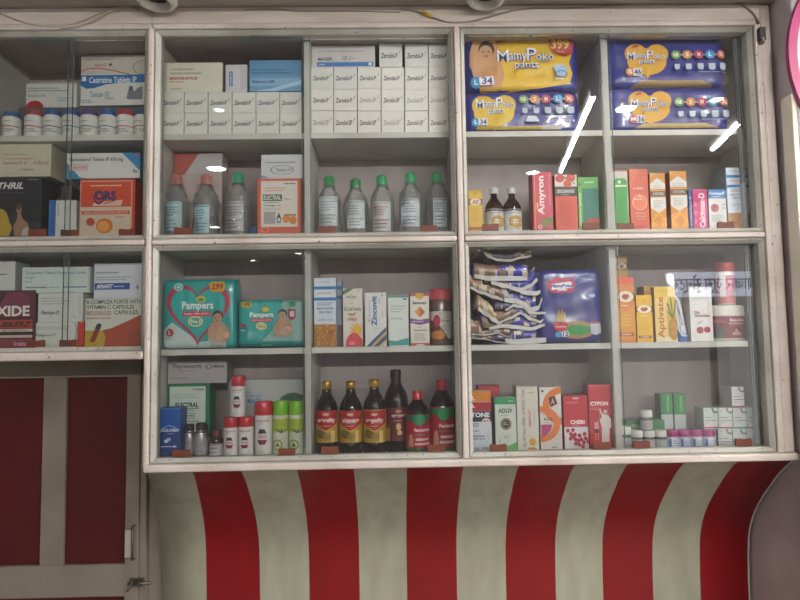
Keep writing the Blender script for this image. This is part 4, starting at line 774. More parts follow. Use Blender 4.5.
carton((336.6, 280, 342, 348), 1.715, S2, .05, '#8f9aa8', [('r', 336.6, 286, 342, 290, '#2f6a9c'), ('r', 336.6, 296, 342, 299, '#2f6a9c'), ('r', 336.6, 325, 342, 348, '#7a5248')], 'shadowed twin carton set just behind the grain print carton')  # shade painted in: duller copy of the front carton's colours
carton((343, 288.5, 362.6, 348), 1.684, S2, .05, '#d3cebf', [('p', [(343.1, 295), (343.1, 290.8), (347, 288.7), (354, 288.7)], '#3f7c4c'), ('l', 356, 289.5, 361, 291, 1, '#999'), T('Iron Syrup', 346.5, 294.8, 356, 299.5, '#4f5450', 0, .01), T('with', 350, 302.5, 353.5, 304.5, '#c08a8a'), T('B12 and Vitamins', 344.5, 306.8, 361, 311, '#54504c', 0, .01), T('शक्ति', 347, 312.5, 357, 317, '#b0483c', 0, .02), T('रक्त', 348, 318, 357, 322, '#b0483c', 0, .02), ('p', [(357+8*math.cos(a)*(1 if i % 2 else .55), 330+8*math.sin(a)*(1 if i % 2 else .55)) for i, a in enumerate([q*math.pi/10 for q in range(20)])], '#d8a832'), ('p', [(345.5, 346.6), (346, 340), (349, 335), (353, 332.5), (358, 334), (362.4, 340), (362.4, 346.6)], '#c93c42'), ('e', 352, 343.3, 3.4, 1.8, '#e0808a')], 'white carton with a red dome and yellow sunburst print', side='#a3988c')
carton((365, 292.5, 386.5, 348), 1.683, S2, .05, '#d2d2cc', [('t', 'Zincovit', 371.5, 296, 377, 326, '#2c5ea4', 90, .035), ('t', 'SYRUP', 378.5, 298, 380, 304, '#6a7ea0', 90), ('t', 'Multivitamin', 368.5, 300, 370, 322, '#8a96a8', 90), ('t', 'Grape', 382, 312, 383.5, 318, '#c0584c', 90), ('l', 374, 327.5, 381, 329, 1, '#7c8ca8'), ('p', [(366, 347.7), (386.3, 326.8), (386.3, 331), (370.5, 347.7)], '#34548a'), ('p', [(370.5, 347.7), (386.3, 331), (386.3, 334), (373.5, 347.7)], '#c9a84a'), ('p', [(373.5, 347.7), (386.3, 334), (386.3, 339.5), (378.5, 347.7)], '#3c4f6c'), ('p', [(378.5, 347.7), (386.3, 339.5), (386.3, 344), (382, 347.7)], '#c9b07c'), ('e', 382.5, 295.3, .7, .7, '#444')], 'white carton with tall upright blue lettering and diagonal stripes', side='#a9a39c')
carton((388.3, 296, 408.6, 348), 1.684, S2, .05, '#cdd4cd', [('r', 388.4, 296.1, 408.5, 297.6, '#2f8c80'), ('l', 391, 305, 406, 313, 3, '#a3a7a3'), T('Ambrolite', 390.5, 317.3, 402, 319.5, '#4f7c84', 0, .01), ('p', [(388.4, 340), (396, 341), (404, 338.8), (408.5, 338), (408.5, 345.4), (388.4, 345.4)], '#3a9492'), ('r', 388.4, 345.4, 408.5, 347.8, '#cfd6cf'), ('r', 403, 298.6, 407, 300, '#555')], 'plain white carton with a teal band at the bottom', side='#a3aaa5')
carton((410.3, 293, 429.2, 348), 1.683, S2, .05, '#d6d0c2', [('r', 410.4, 293.1, 429.1, 296, '#b24438'), ('p', [(416, 293.1), (424, 293.1), (424, 297.5), (420, 299.8), (416, 297.5)], '#cf9c2e'), T('Seramax', 412.5, 301.3, 427, 304.3, '#2e3436', 0, .04), ('p', [(419.8, 306.6), (425.4, 312), (419.8, 317.6), (414.6, 312)], '#b9542c'), ('p', [(419.8, 306.6), (419.8, 317.6), (414.6, 312)], '#cf9430'), ('p', [(410.4, 318.3), (420, 320), (429.1, 318.3), (429.1, 323), (420, 325), (410.4, 323)], '#6c3478'), ('l', 412, 320.2, 428, 323.2, 1, '#c8a8cc'), ('l', 418, 326.5, 422, 328, 1, '#555'), T('Seramax', 413.5, 329, 427, 331, '#444', 0, .02), ('l', 414, 333.2, 426, 341, 4, '#8b8780'), ('r', 410.4, 343, 429.1, 347.9, '#a84a3c'), ('p', [(415, 347.9), (417, 344), (423, 344), (425, 347.9)], '#d4c8ae')], 'white carton with a purple band and small orange diamond', side='#9a7060')
JR = (430.5, 288.5, 453, 348)
bottle(JR, 1.680, S2, [(0, 0), (.93, 0), (1, .03), (1, .74), (.94, .80), (.90, .81)], [(.95, .80), (1.0, .81), (1.0, .97), (.93, 1), (0, 1)], (.12, .60, 1.0), 'plastic jar with a red lid standing against the middle post', 'jar', None, 'plastic_jar',
       [('p', [(431, 341), (431, 320), (437, 322), (445, 333), (449, 341)], '#5f2c24'), ('e', 438, 335, 7, 4.5, '#c9803a'), ('e', 437, 320.5, 3.4, 6, '#a83c50'), T('Gorego', 441, 319.5, 450.5, 322.5, '#8a4a50', 0, .02), ('l', 440, 325, 450, 331, 3, '#9a9490'), ('e', 440, 313.5, .8, .8, '#444')], mat('#6b5a54', .2, 'gloss'), mat('#b3202c', .35, 'gloss'), '#cfcac0', ribs=40, capname='lid')

# ------------------------------------------------------------------ lower left bays, bottom shelf
gr = carton((167.5, 383.5, 209.5, 458), 1.735, FL, .06, '#1d7a4c', [('r', 169.5, 386.5, 205.5, 452, '#c3d0c2'), T('I.P./UPS/WHO', 193, 388.3, 204, 391, '#3d4a48', 0, .02), ('l', 172, 393.5, 201, 399, 2, '#a9b8aa'), T('ELECTRAL', 175.3, 402.5, 198.5, 407.5, '#24383a', 0, .035), ('r', 175, 408.3, 199, 408.9, '#3a4a48'), T('PROVIDES', 185, 409.3, 194, 411.3, '#51605c', 0, .01), ('r', 179.5, 413, 194.5, 418.6, '#24383a'), ('r', 180, 413.5, 194, 418.1, '#c3d0c2'), T('Orange', 181, 414.3, 193, 417.6, '#24383a', 0, .03), ('l', 174, 420, 201, 423, 1, '#6f8078'), ('r', 205.6, 384, 206.6, 457, '#176840')], 'green bordered pale carton with bold lettering behind the small silver bottles', side='#17633e')
carton((167.5, 361.5, 227, 383), 1.732, gr['top']+.0003, .08, '#a8a2a1', [('r', 167.6, 361.8, 226.9, 363, '#57524f'), T('Thyronorm', 171.3, 363.8, 201, 369.5, '#2b2b2f', 0, .012), T('Thyroxine Tablets', 179, 370, 194.5, 371.6, '#6b5c5c'), ('o', 208.6, 366.6, 3, 2.4, .8, '#33353b'), T('Abbott', 212.3, 364.8, 224, 368, '#3a3b42', 0, .035), ('l', 170, 377, 190, 379, 1, '#868080')], 'wide mauve grey tablet carton lying on the green bordered carton', side='#6e6866')
carton((158.5, 408, 180.6, 458), 1.678, FL, .05, '#1d55a4', [('r', 158.6, 430, 180.5, 457.9, '#26407c'), ('r', 158.6, 408.2, 180.5, 409.4, '#3a74b8'), T('DOLOFEN', 160, 428.8, 178, 432, '#d4e0ec', 0, .04, .08), ('s', [(162, 428.5), (169, 425.6), (176, 428)], 1, '#7fb4dc'), ('l', 168, 433.2, 177.5, 434.6, 1, '#8fb0d8'), ('e', 166.5, 441.2, 2.2, 1.7, '#b9cfe6'), ('e', 169, 439.4, 2.2, 1.7, '#9fbcdc'), ('r', 161, 446.2, 174, 447, '#d0daea'), ('p', [(174, 445), (177.5, 446.6), (174, 448.2)], '#d0daea'), ('l', 162, 453, 171, 455, 1, '#5570a8')], 'blue carton with white lettering and an arrow at the bottom left corner', side='#1a3f7c')
VB = [(0, 0), (.93, 0), (1, .025), (1, .62), (.92, .71), (.62, .76), (.60, .80)]
VC = [(.62, .785), (.70, .79), (.70, .985), (.64, 1), (0, 1)]
for (r, y, lab) in (((181.8, 424.5, 193.5, 458), 1.712, 'small silver bottle with a dark cap right beside the blue carton'), ((191.8, 423.5, 205.8, 458), 1.690, 'small silver bottle with a dark cap, nearest the glass'), ((198, 424.5, 208, 458), 1.722, 'small silver bottle with a dark cap, hidden behind the nearest silver one')):
    bottle(r, y, FL, VB, VC, (.08, .55, .995), lab, 'bottle', 'small silver bottles', 'vial', [('l', r[0]+3, 441, r[2]-1, 453, 5, '#8c7c82')], mat('#b4b0b0', .3, 'foil'), '#3c2c2e', '#aaa6a8', ribs=20)
bottle((207.3, 431, 221.5, 458), 1.686, FL, [(0, 0), (.95, 0), (1, .03), (1, .60), (.93, .66), (.70, .70), (.68, .74)], [(.55, .72), (.62, .74), (.62, .97), (.55, 1), (0, 1)], (.06, .50, .99), 'squat dark brown bottle with a dark red cap and pale label', 'bottle', None, 'vial', [('l', 209, 447, 220, 449.5, 1, '#44404c'), ('r', 207.5, 444.8, 221.3, 445.6, '#7a2c34'), ('l', 209, 451.5, 217, 454, 1, '#8c8488')], mat('#2a1212', .15, 'gloss'), '#6c1c28', '#c0bcbc')
CN = [(0, 0), (.94, 0), (1, .015), (1, .735), (.96, .75)]
CC = [(.97, .745), (.985, .75), (.985, .965), (.90, 1), (0, 1)]
def can(r, y, zb, lab, white=True, cap='#c2222e'):
    x0, y0, x1, y1 = r; w = x1-x0; h = y1-y0; cx = (x0+x1)/2
    if white: art = [T('canoid', x0+w*.14, y0+h*.315, x1-w*.16, y0+h*.365, '#a8404a', 0, .02), ('l', x0+w*.25, y0+h*.385, x1-w*.3, y0+h*.41, 1, '#999'), ('p', [(cx-w*.24, y0+h*.57), (cx-w*.14, y0+h*.49), (cx+w*.14, y0+h*.49), (cx+w*.24, y0+h*.57)], '#37343c'), ('p', [(cx-w*.26, y0+h*.59), (cx+w*.26, y0+h*.59), (cx+w*.26, y0+h*.66), (cx-w*.26, y0+h*.66)], '#c9a8ae'), ('p', [(cx-w*.28, y0+h*.68), (cx+w*.28, y0+h*.68), (cx+w*.16, y0+h*.765), (cx-w*.16, y0+h*.765)], '#7c2436'), ('l', x0+w*.3, y0+h*.88, x1-w*.3, y0+h*.91, 1, '#aaa')]; bm = '#d8d4d0'
    else: art = [('p', [(x0, y0+h*.31), (x1, y0+h*.31), (x1, y0+h*.52), (x0, y0+h*.56)], '#a8b838'), ('p', [(x0+w*.1, y0+h*.485), (x0+w*.45, y0+h*.50), (x0+w*.7, y0+h*.54), (x1, y0+h*.5), (x1, y0+h*.53), (x0+w*.6, y0+h*.57)], '#4f7c30'), ('l', x0+w*.1, y0+h*.33, x1-w*.1, y0+h*.44, 3, '#8fa030'), T('1', cx+w*.12, y0+h*.49, cx+w*.2, y0+h*.55, '#3a3c20', 0, .04), ('e', cx-w*.12, y0+h*.77, w*.33, h*.095, '#8c9a3a'), ('e', cx-w*.12, y0+h*.77, w*.23, h*.066, '#cfd2b4'), ('p', [(cx-w*.3, y0+h*.8), (cx-w*.12, y0+h*.72), (cx+w*.06, y0+h*.8)], '#5f7430'), ('r', cx-w*.25, y0+h*.93, cx+w*.2, y0+h*.95, '#9aa04a')]; bm = '#c9ccb8'
    e = bottle(r, y, zb, CN if white else [(a, b*(.74/.75)) for a, b in CN], CC, (.02, .73, 1.0), lab, 'spray can', 'white spray cans with red caps' if white else 'green capped spray cans', 'spray_can', art, bm, mat(cap, .3, 'gloss'), bm)
    return e
c1 = can((222, 417.8, 236.3, 458), 1.680, FL, 'short white can with a red cap, left one under the stacked can')
c2 = can((237, 417, 251.8, 458), 1.681, FL, 'short white can with a red cap, between the other short can and the taller can')
can((229.5, 376, 243.6, 417.5), 1.682, max(c1['top'], c2['top'])+.0003, 'white can with a red cap standing on top of the two short cans')
can((253, 401.8, 271, 458), 1.682, FL, 'taller white can with a red cap beside the green capped cans')
can((271.6, 401.2, 287, 458), 1.683, FL, 'pale can with a bright green cap, nearer the red capped cans', False, '#78b81c')
can((287.6, 401.2, 303.4, 458), 1.684, FL, 'pale can with a bright green cap against the divider', False, '#78b81c')
carton((228, 379.5, 303, 458), 1.765, FL, .05, '#b4b6b2', [('r', 228.1, 379.7, 229.5, 457.8, '#8f9290'), T('CARE', 244, 391, 251, 393.5, '#5a86a4'), T('MORE LIFE', 244, 394.6, 262, 397, '#4f7ca0', 0, .01), T('N95 MASK', 236, 398, 262, 403.5, '#3f8ab8', 0, .03), ('l', 240, 405, 262, 407, 1, '#7fa8c0'), ('l', 291, 383, 300, 385, 1, '#9aa'), ('p', [(279, 401), (282, 397), (288, 393.8), (295, 393), (303, 396), (303, 401)], '#2c5c3a')], 'pale mask carton with blue lettering behind the cans')

AB = [(0, 0), (.93, 0), (.96, .015), (1, .05), (1, .56), (.97, .64), (.86, .71), (.60, .78), (.44, .83), (.40, .90)]
AC = [(.42, .895), (.44, .90), (.44, .985), (.38, 1), (0, 1)]
dk = mat('#1c0c0a', .08, 'gloss')
for i, (x0, x1, yt) in enumerate(((314.5, 337, 382), (338.5, 361.8, 382), (362.5, 386, 380))):
    c = (x0+x1)/2; h = 0
    art = [('p', [(x0, 411), (x1, 411), (x1, 443), (x0, 443)], '#b08c2c'), ('e', c-5, 434, 5, 5, '#6c5c24'), ('e', c+1, 437, 4, 4, '#8f7428'), ('p', [(x0, 411), (x1, 411), (x1-1, 425), (c+5, 430), (c, 432.5), (c-5, 430), (x0+1, 425)], '#cf9c2c'), ('p', [(x0, 411), (x1, 411), (x1-1, 424), (c+5, 428.5), (c, 431), (c-5, 428.5), (x0+1, 424)], '#a81424'), ('e', c, 414.5, 3.6, 1.6, '#c07a3c'), T('Dabur', c-3.2, 413.5, c+3.2, 415.6, '#e8d0a8', 0, .02, .1), T(['अशोकारिष्ट', 'लोहासव', 'दशमूलारिष्ट'][i], c-8.5, 418.5, c+9, 424, '#e8dcd4', 0, .03), ('l', c-6, 425.6, c+7, 427, 1, '#d8a89a'), ('r', c+5, 431, c+8.5, 442.7, '#dcc06c')]
    bottle((x0, yt, x1, 456), 1.682, FL, AB, AC, (.175, .60, 1.0), 'dark tonic bottle with gold cap and red label, '+['nearest the divider', 'middle of the three', 'beside the tall black capped one'][i], 'bottle', 'tonic bottles with gold caps', 'tonic_bottle', art, dk, mat('#b08a3a', .3, 'foil'), '#a8832c', ribs=24)
x0, x1 = 383.5, 409; c = 398.5
bottle((x0, 370, x1, 456), 1.706, FL, AB, [(.42, .895), (.45, .90), (.45, .985), (.38, 1), (0, 1)], (.16, .54, 1.0), 'tallest dark tonic bottle with a black cap behind the shorter ones', 'bottle', None, 'tonic_bottle',
    [('r', x0, 408, x1, 441, '#5e1820'), ('e', c, 411.5, 3.4, 1.5, '#c07a3c'), T('द्राक्षासव', c-7, 415, c+7, 418, '#d8c0b8', 0, .03), ('l', c-5, 420, c+5, 422, 1, '#b08078'), ('e', c, 427, 2.6, 3.6, '#c9a86a'), ('e', c+1, 433, 2.6, 2.4, '#c9a86a'), ('r', x0, 428, x0+6, 441, '#a8842c')], dk, mat('#221417', .2, 'gloss'), '#5e1820')
PB_ = [(0, 0), (.93, 0), (.96, .015), (1, .05), (1, .58), (.96, .66), (.78, .74), (.48, .82), (.38, .86)]
PC_ = [(.38, .85), (.42, .86), (.42, .98), (.36, 1), (0, 1)]
for (x0, x1, yt, y, lab) in ((406, 430.5, 391.5, 1.680, 'shorter dark bottle with a red cap and green topped red label'), (430, 456.5, 380.5, 1.693, 'taller dark bottle with a red cap next to the middle post')):
    c = (x0+x1)/2; s_ = (456-yt)/64.5; H_ = 456-yt; t = lambda f: yt+H_*f
    art = [('r', x0, t(.37), x1, t(.46), '#1d6a44'), ('e', c+1, t(.44), 6.5, H_*.085, '#24824f'), ('l', c-3, t(.42), c+5, t(.45), 1, '#b8d8c0'), ('p', [(x0, t(.46)), (c-6, t(.46)), (c, t(.55)), (c+7, t(.53)), (x1, t(.46)), (x1, t(.9)), (x0, t(.9))], '#a41c30'), ('e', c+1, t(.46), 6.3, H_*.07, '#24824f'), T('Pancharist', c-4, t(.575), c+11.3, t(.625), '#f0d8d8', 0, .03), ('l', c-4, t(.66), c+11, t(.69), 1, '#4f8a54'), ('r', c-3, t(.73), c+10, t(.765), '#d8b0b0'), ('r', c-4, t(.80), c+11, t(.835), '#d8b0b0'), ('p', [(c-10, t(.86)), (c-9, t(.68)), (c-6.5, t(.66)), (c-5, t(.74)), (c-5, t(.86))], '#c08a74'), ('r', x0, t(.885), x1, t(.95), '#1f6440')]
    bottle((x0, yt, x1, 456), y, FL, PB_, PC_, (.04, .63, 1.0), lab, 'bottle', None, 'tonic_bottle', art, dk, mat('#b01c2c', .3, 'gloss'), '#8e1828')

# ================================================================== LARGE CABINET, LOWER RIGHT BAYS
# stack of crumpled flat diaper packets: (edge line in photo pixels, edge thickness px, body colours left/right, label)
stackdef = [
 ([(470, 338), (484, 339), (498, 342), (507, 343)], 1.2, '#6c5a52', '#5c4c48', 'crumpled brownish packet at the very bottom left of the soft packet stack'),
 ([(505, 341), (515, 342), (530, 341), (546, 340)], 6.0, '#3c3a66', '#38399a', 'crumpled packet with the broad white edge at the bottom right of the stack'),
 ([(470, 334), (485, 335), (497, 333), (509, 337)], 1.3, '#8a6c58', '#6e5648', 'crumpled brown packet with a thin pale edge, second up at left'),
 ([(489, 328.5), (503, 326), (515, 327), (530, 329), (545, 325)], 4.0, '#7a6254', '#3a3a94', 'crumpled packet with a long pale grey edge crossing the whole stack'),
 ([(500, 322), (510, 318), (520, 313), (530, 319), (540, 322), (548, 315)], 3.0, '#8d6f58', '#46468c', 'crumpled packet with a zigzag grey edge in the lower right of the stack'),
 ([(478, 309), (486, 314), (494, 320), (501, 325)], 5.0, '#b58c54', '#c0a23c', 'crumpled packet with a yellow print and white slanting edge at left'),
 ([(505, 310), (514, 305.5), (522, 307), (530, 313), (545, 313)], 3.0, '#45405a', '#3c3d92', 'crumpled dark packet with a humped grey edge at right'),
 ([(504, 300), (515, 301), (524, 304), (531, 310), (538, 308), (542, 299)], 5.5, '#a8a6b8', '#35389a', 'crumpled packet with white lettering patch and a drooping white edge'),
 ([(470, 288), (482, 293), (494, 297), (503, 300)], 3.2, '#a07c62', '#7c5c48', 'crumpled brown packet with a thin white slanting edge, middle left'),
 ([(520, 292), (528, 293), (536, 293.5), (540, 292)], 4.8, '#3b3b70', '#35369a', 'short crumpled blue packet poking out at the middle right'),
 ([(491, 283), (505, 286), (520, 290), (530, 286), (537, 280)], 4.6, '#6a4e40', '#3334a0', 'crumpled packet with a V shaped white edge below the straight white one'),
 ([(474, 276.5), (490, 278.5), (508, 278.5), (527, 278.5)], 5.2, '#8c6a52', '#3032a4', 'crumpled brown and blue packet with a straight white edge near the top'),
 ([(484, 253), (488, 257), (498, 260), (509, 261), (520, 258), (531, 256.5)], 2.6, '#5c5668', '#7c6452', 'topmost crumpled packet with a thin curling white edge'),
]
PK = []
for i_, (p_, th_0, *_r2) in enumerate(stackdef):
    Q = [at(a_, b_, 1.69) for a_, b_ in p_]; x0, x1 = Q[0].x, Q[-1].x
    b0 = max(x0-.02, .226) if p_[0][0] > 480 else x0
    if p_[0][0] > 495: b0 = x0-.03
    PK.append((Q, b0, min(x1+.003, at(536, 300, 1.69).x) if i_ != 1 else at(537.5, 340, 1.69).x, th_0*.0027))
def edge_z(Q, x):
    for k in range(len(Q)-1):
        if x <= Q[k+1].x: t = max(0, (x-Q[k].x)/(Q[k+1].x-Q[k].x)); t2 = t*t*(3-2*t); return Q[k].z*(1-t2)+Q[k+1].z*t2
    return Q[-1].z
def room_above(i, x):
    z = edge_z(PK[i][0], x); best = z+(.044 if i < 12 else .022)
    for j, (Q, b0, b1, tj) in enumerate(PK):
        if j != i and b0-.002 <= x <= b1+.002:
            zj = edge_z(Q, x)
            if zj > z+.001: best = min(best, zj-tj*.1-.0006)
    return best
def packet(i, pts, th, c1, c2, label):
    Y = 1.690; rnd = random.Random(40+i)
    P, bx0, bx1, _t = PK[i]; x0, x1 = P[0].x, P[-1].x
    zl = lambda x: edge_z(P, x)
    th_ = th*.0027; N = 30; e = empty('crumpled_packet', ((bx0+bx1)/2, Y, zl((bx0+bx1)/2))); L = e.location
    # body: folded film with bellies between the seams
    for part in (0,):
        vs = []; fs = []; K = 16; D = .13
        for u in range(N+1):
            x = bx0+(bx1-bx0)*u/N; zb_ = zl(x)+th_*.1
            for v in range(K):
                t = v/K*2*math.pi
                cc = math.cos(t); yy = .006+D*.5*(1-math.copysign(abs(cc)**.3, cc)); prof_ = math.copysign(abs(math.sin(t))**.35, math.sin(t))
                hi = room_above(i, x); bh = max(.0012, hi-zb_); zz = zb_+bh*(.5+.5*prof_)-(abs(noise.noise(Vector((x*60, v*1.3, i*3))))*bh*.35 if v < K/2 and v > 0 else 0)
                yy += .003*noise.noise(Vector((x*45, v*.8+5, i)))-.004
                vs.append((x-L.x, yy, max(zz, S2+.0005)-L.z))
        for u in range(N):
            for v in range(K): fs.append((u*K+v, (u+1)*K+v, (u+1)*K+(v+1) % K, u*K+(v+1) % K))
        fs += [tuple(range(K)), tuple(N*K+v for v in range(K))]
        g = G(); half = len(fs)
        g.v = [tuple(q) for q in vs]; m1, m2, m3 = g.mi(mat(c1, .3, 'gloss')), g.mi(mat(c2, .3, 'gloss')), g.mi(mat('#c8b9a4', .3, 'gloss'))
        for fi, f in enumerate(fs):
            u = fi//K; nn = noise.noise(Vector((u*.23, (fi % K)*.6, i*1.7)))
            g.f.append(f); g.m.append(m3 if nn > .22 else (m1 if u/N+nn*.5 < .5 else m2)); g.sm.append(True)
    b = g.build('printed_film', e)
    # sealed white edge
    g = G(); vs = []; fs = []; n = 26
    for u in range(n+1):
        x = x0+(x1-x0)*u/n; z = zl(x); w = th_*.5*(1-.25*abs(2*u/n-1)**3)+.0006*noise.noise(Vector((x*90, i, 0))); y = -.004+.005*noise.noise(Vector((x*40, i, 7)))
        for dz, dy in ((-w, 0), (w, -.001), (w, .0015), (-w, .0025)): vs.append((x-L.x, y+dy, max(z+dz, S2+.0005)-L.z))
    for u in range(n):
        for v in range(4): fs.append((u*4+v, (u+1)*4+v, (u+1)*4+(v+1) % 4, u*4+(v+1) % 4))
    fs += [(0, 1, 2, 3), (n*4, n*4+1, n*4+2, n*4+3)]
    g.add(vs, fs, mat('#c9c7c4', .3, 'gloss')); g.build('sealed_edge', e)
    tag(e, label, 'diaper packet', 'stack of crumpled diaper packets')
for i, (pts, th, c1_, c2_, lab) in enumerate(stackdef): packet(i, pts, th, c1_, c2_, lab)
pack((539, 268, 603, 344), 1.684, S2, .11, '#2c2b78', [('s', [(573, 282), (580, 276), (590, 273)], .6, '#8c9cd8'), ('s', [(576, 285), (584, 282), (597, 282)], .6, '#7c8ccc'), ('p', [(549, 281), (556, 277.5), (566, 279), (574, 277.5), (576, 284), (574, 292), (562, 293.5), (552, 292.5), (547, 287)], '#b8304c'), ('p', [(551, 284), (572, 281.5), (573, 288), (552, 290)], '#e4e4ee')]
    + [T('MamyPoko', 551.3, 284, 572.8, 288.6, '#2c3a88', 0, .04), T('pants', 558, 288.6, 567, 291.8, '#e6e8f0', 0, .03), ('e', 592, 296, 3.4, 2, '#9cc4e0'), ('e', 576, 330, 18, 9, '#a8895a'), ('p', [(556, 322), (557, 312), (558.5, 309), (560, 314), (561.5, 308), (563, 314), (564.5, 311), (565.5, 322)], '#b8975c'), ('e', 577, 330, 13, 5, '#2f9448'), ('h', 559.5, 328, 15, 13, '#b82c40'), ('r', 554, 326.4, 565, 327.2, '#e8c8c8'), ('e', 557.5, 334.5, 3.6, 2.8, '#3a9cc0'), ('p', [(560, 331.5), (567, 331), (568, 336), (561, 337)], '#d8dce4'), T('12', 561.5, 331.8, 567, 336, '#2c2b78', 0, .03), ('p', [(589, 324), (599, 322.5), (600, 333), (594, 335.5), (589, 333)], '#b8bcc8'), ('r', 589, 322, 599, 324, '#b04a54')],
    'upright navy diaper pack with a pink cloud logo beside the crumpled stack', None, 31, amp=.003, n=6.0)

def oval_carton(x0, x1, yt, Y, lab, base, band, sec, big, fl=S2):
    w = x1-x0; c = (x0+x1)/2; h = 344-yt
    return carton((x0, yt, x1, 344), Y, fl, .05, base, [('r', x0+.1, yt+.1, x1-.1, yt+h*.10, sec), ('p', [(x0+.1, yt+h*.42), (c, yt+h*.52), (x1-.1, yt+h*.42), (x1-.1, yt+h*.92), (x0+.1, yt+h*.92)], band), ('r', x0+.1, yt+h*.235, x1-.1, yt+h*.345, '#7c3a22'), ('e', c, yt+h*.29, w*.44, h*.085, '#e2d6bc'), ('p', [(c-4, yt+h*.29), (c-1.5, yt+h*.24), (c, yt+h*.265), (c+2, yt+h*.24), (c+4, yt+h*.29), (c+1, yt+h*.335), (c-2, yt+h*.33)], '#9c3a2a'), ('l', x0+w*.25, yt+h*.41, x1-w*.3, yt+h*.44, 1, '#f0d8a0'), ('l', x0+w*.2, yt+h*.55, x1-w*.2, yt+h*.74, 4, '#dcb04a' if big else '#c9981c'), ('r', x0+w*.08, yt+h*.83, x1-w*.12, yt+h*.885, '#9c3c22'), T('AYURVEDA', x0+w*.2, yt+h*.842, x1-w*.25, yt+h*.872, '#ecd8b8', 0, .02), ('e', c, yt+h*.12, .7, .7, '#5a4a20')], lab, side='#a8782c')
oc = oval_carton(617, 635, 277.5, 1.682, 'tall orange carton with a white oval emblem against the divider', '#cf7c2c', '#d2902a', '#d0552c', True)
carton((615.8, 256, 628, 300), 1.745, S2, .04, '#b8862c', [('r', 616, 263, 628, 270, '#6c3a22'), ('e', 622, 266.5, 5, 3.4, '#d0c0a0'), ('e', 622, 266.5, 2, 2, '#8c3a2a')], 'taller gold carton standing behind the tall orange carton', side='#93691f')
oval_carton(636.6, 652.6, 295, 1.684, 'shorter yellow carton with a white oval emblem', '#d8ac20', '#dcb024', '#d8ac20', False)
carton((645, 286, 654.6, 345), 1.705, S2, .05, '#a87c26', [('r', 645, 292, 654, 293, '#8c6420')], 'dull gold carton edge behind the yellow carton', side='#93691f')
carton((655, 286.5, 676.6, 344), 1.684, S2, .05, '#d9b436', [('p', [(655.1, 300), (668, 296), (668, 343.8), (655.1, 343.8)], '#dcc070'), ('r', 655.1, 337, 676.5, 343.9, '#d8cfae'), ('t', 'Aptivate', 657.5, 297, 665.6, 338, '#b0582c', 90, .02), ('t', 'Syrup', 666.5, 302, 667.6, 322, '#6c7a3c', 90), ('l', 659, 290, 668, 292, 1, '#b0902c'), ('e', 673, 329, 5.5, 11.5, '#b8862a'), ('o', 673, 326, 4, 6, .6, '#7a5a20'), ('o', 673, 333, 4, 5, .6, '#7a5a20'), ('s', [(671.5, 318), (668, 303)], 1.1, '#3f6c34'), ('s', [(672.5, 318), (671, 297)], 1.2, '#4f7c3a'), ('s', [(673.5, 318), (675.8, 300)], 1.1, '#3f6c34'), ('s', [(672, 318), (667, 311)], 1, '#4f7c3a')], 'yellow carton with upright orange lettering and a pineapple picture', side='#b39434')
# tilted tube standing on its cap
def soft_tube():
    Y = 1.694; a = at(684.5, 343, Y); H = at(671.5, 273, Y).z-S2; e = empty('squeeze_tube', (a.x, Y+.016, S2))
    g = G(); vs = []; fs = []; n = 24; K = 14; tw = .0165; dx = at(671.5, 273, Y).x-a.x
    for j in range(K+1):
        t = j/K; ry = tw*(1-t)+.0008*t; rx = tw*(1-.25*t) if t < .999 else tw*.72; z = .014+(H-.014)*t
        for k in range(n): q = 2*math.pi*k/n; vs.append((dx*t**1.15+rx*math.cos(q), ry*math.sin(q), z))
    for j in range(K):
        for k in range(n): fs.append((j*n+k, j*n+(k+1) % n, (j+1)*n+(k+1) % n, (j+1)*n+k))
    g.add(vs, fs, mat('#d4d7da', .25, 'gloss'), True)
    def surf(x, z, h):
        t = min(1, max(0, (z-.014)/(H-.014))); ry = tw*(1-t)+.0008*t; rx = tw*(1-.25*t); xx = max(-.96, min(.96, x/tw)); return (dx*t**1.15+xx*rx, -ry*math.sqrt(1-xx*xx)-h, z)
    W2 = 2*tw; r = (0, 0, 100, 100)
    g.art([('p', [(5, 62), (95, 58), (95, 20), (60, 34), (5, 48)], '#d4d7da'), ('p', [(0, 34), (100, 22), (100, 12), (0, 30)], '#3a5fb0'), ('p', [(0, 22), (100, 40), (100, 30), (0, 12)], '#3458a8'), ('t', 'CLOBEN-G', 35, 40, 62, 74, '#2c3c74', 90, .03), ('o', 60, 82, 32, 8, 4, '#3a5fb0'), ('p', [(0, 78), (30, 92), (100, 94), (100, 99), (0, 99)], '#3f63b0')], r, W2, H, surf, .0004, maxlen=.006)
    g.build('tube_body', e); g = G(); g.lathe([(0, 0), (.0145, 0), (.0145, .0138), (.012, .0142)], mat('#3a5fae', .3, 'gloss'), 24); g.build('cap', e)
    return tag(e, 'white and blue squeeze tube with a flat crimped end leaning between cartons', 'tube')
soft_tube()
carton((690.2, 287, 712.6, 344), 1.683, S2, .045, '#d5d4d0', [('e', 700, 291.5, 1.8, 1.4, '#8c8c90'), ('l', 693, 297, 710, 300, 2, '#a8a8a6'), T('Dia', 694.5, 311, 699.5, 314, '#7c2438', 0, .03), T('Smoothies', 695, 314.3, 709.5, 317, '#7c2438', 0, .03), ('s', [(697, 324), (700, 322), (702, 321)], .6, '#555'), ('e', 699.2, 330.2, 3.5, 3.3, '#98283c'), ('e', 706.3, 329.8, 3.3, 3.1, '#98283c'), ('o', 699.2, 330.2, 2, 1.8, .6, '#c06478')], 'plain white carton with two dark red round fruits printed', side='#a9a7a5')
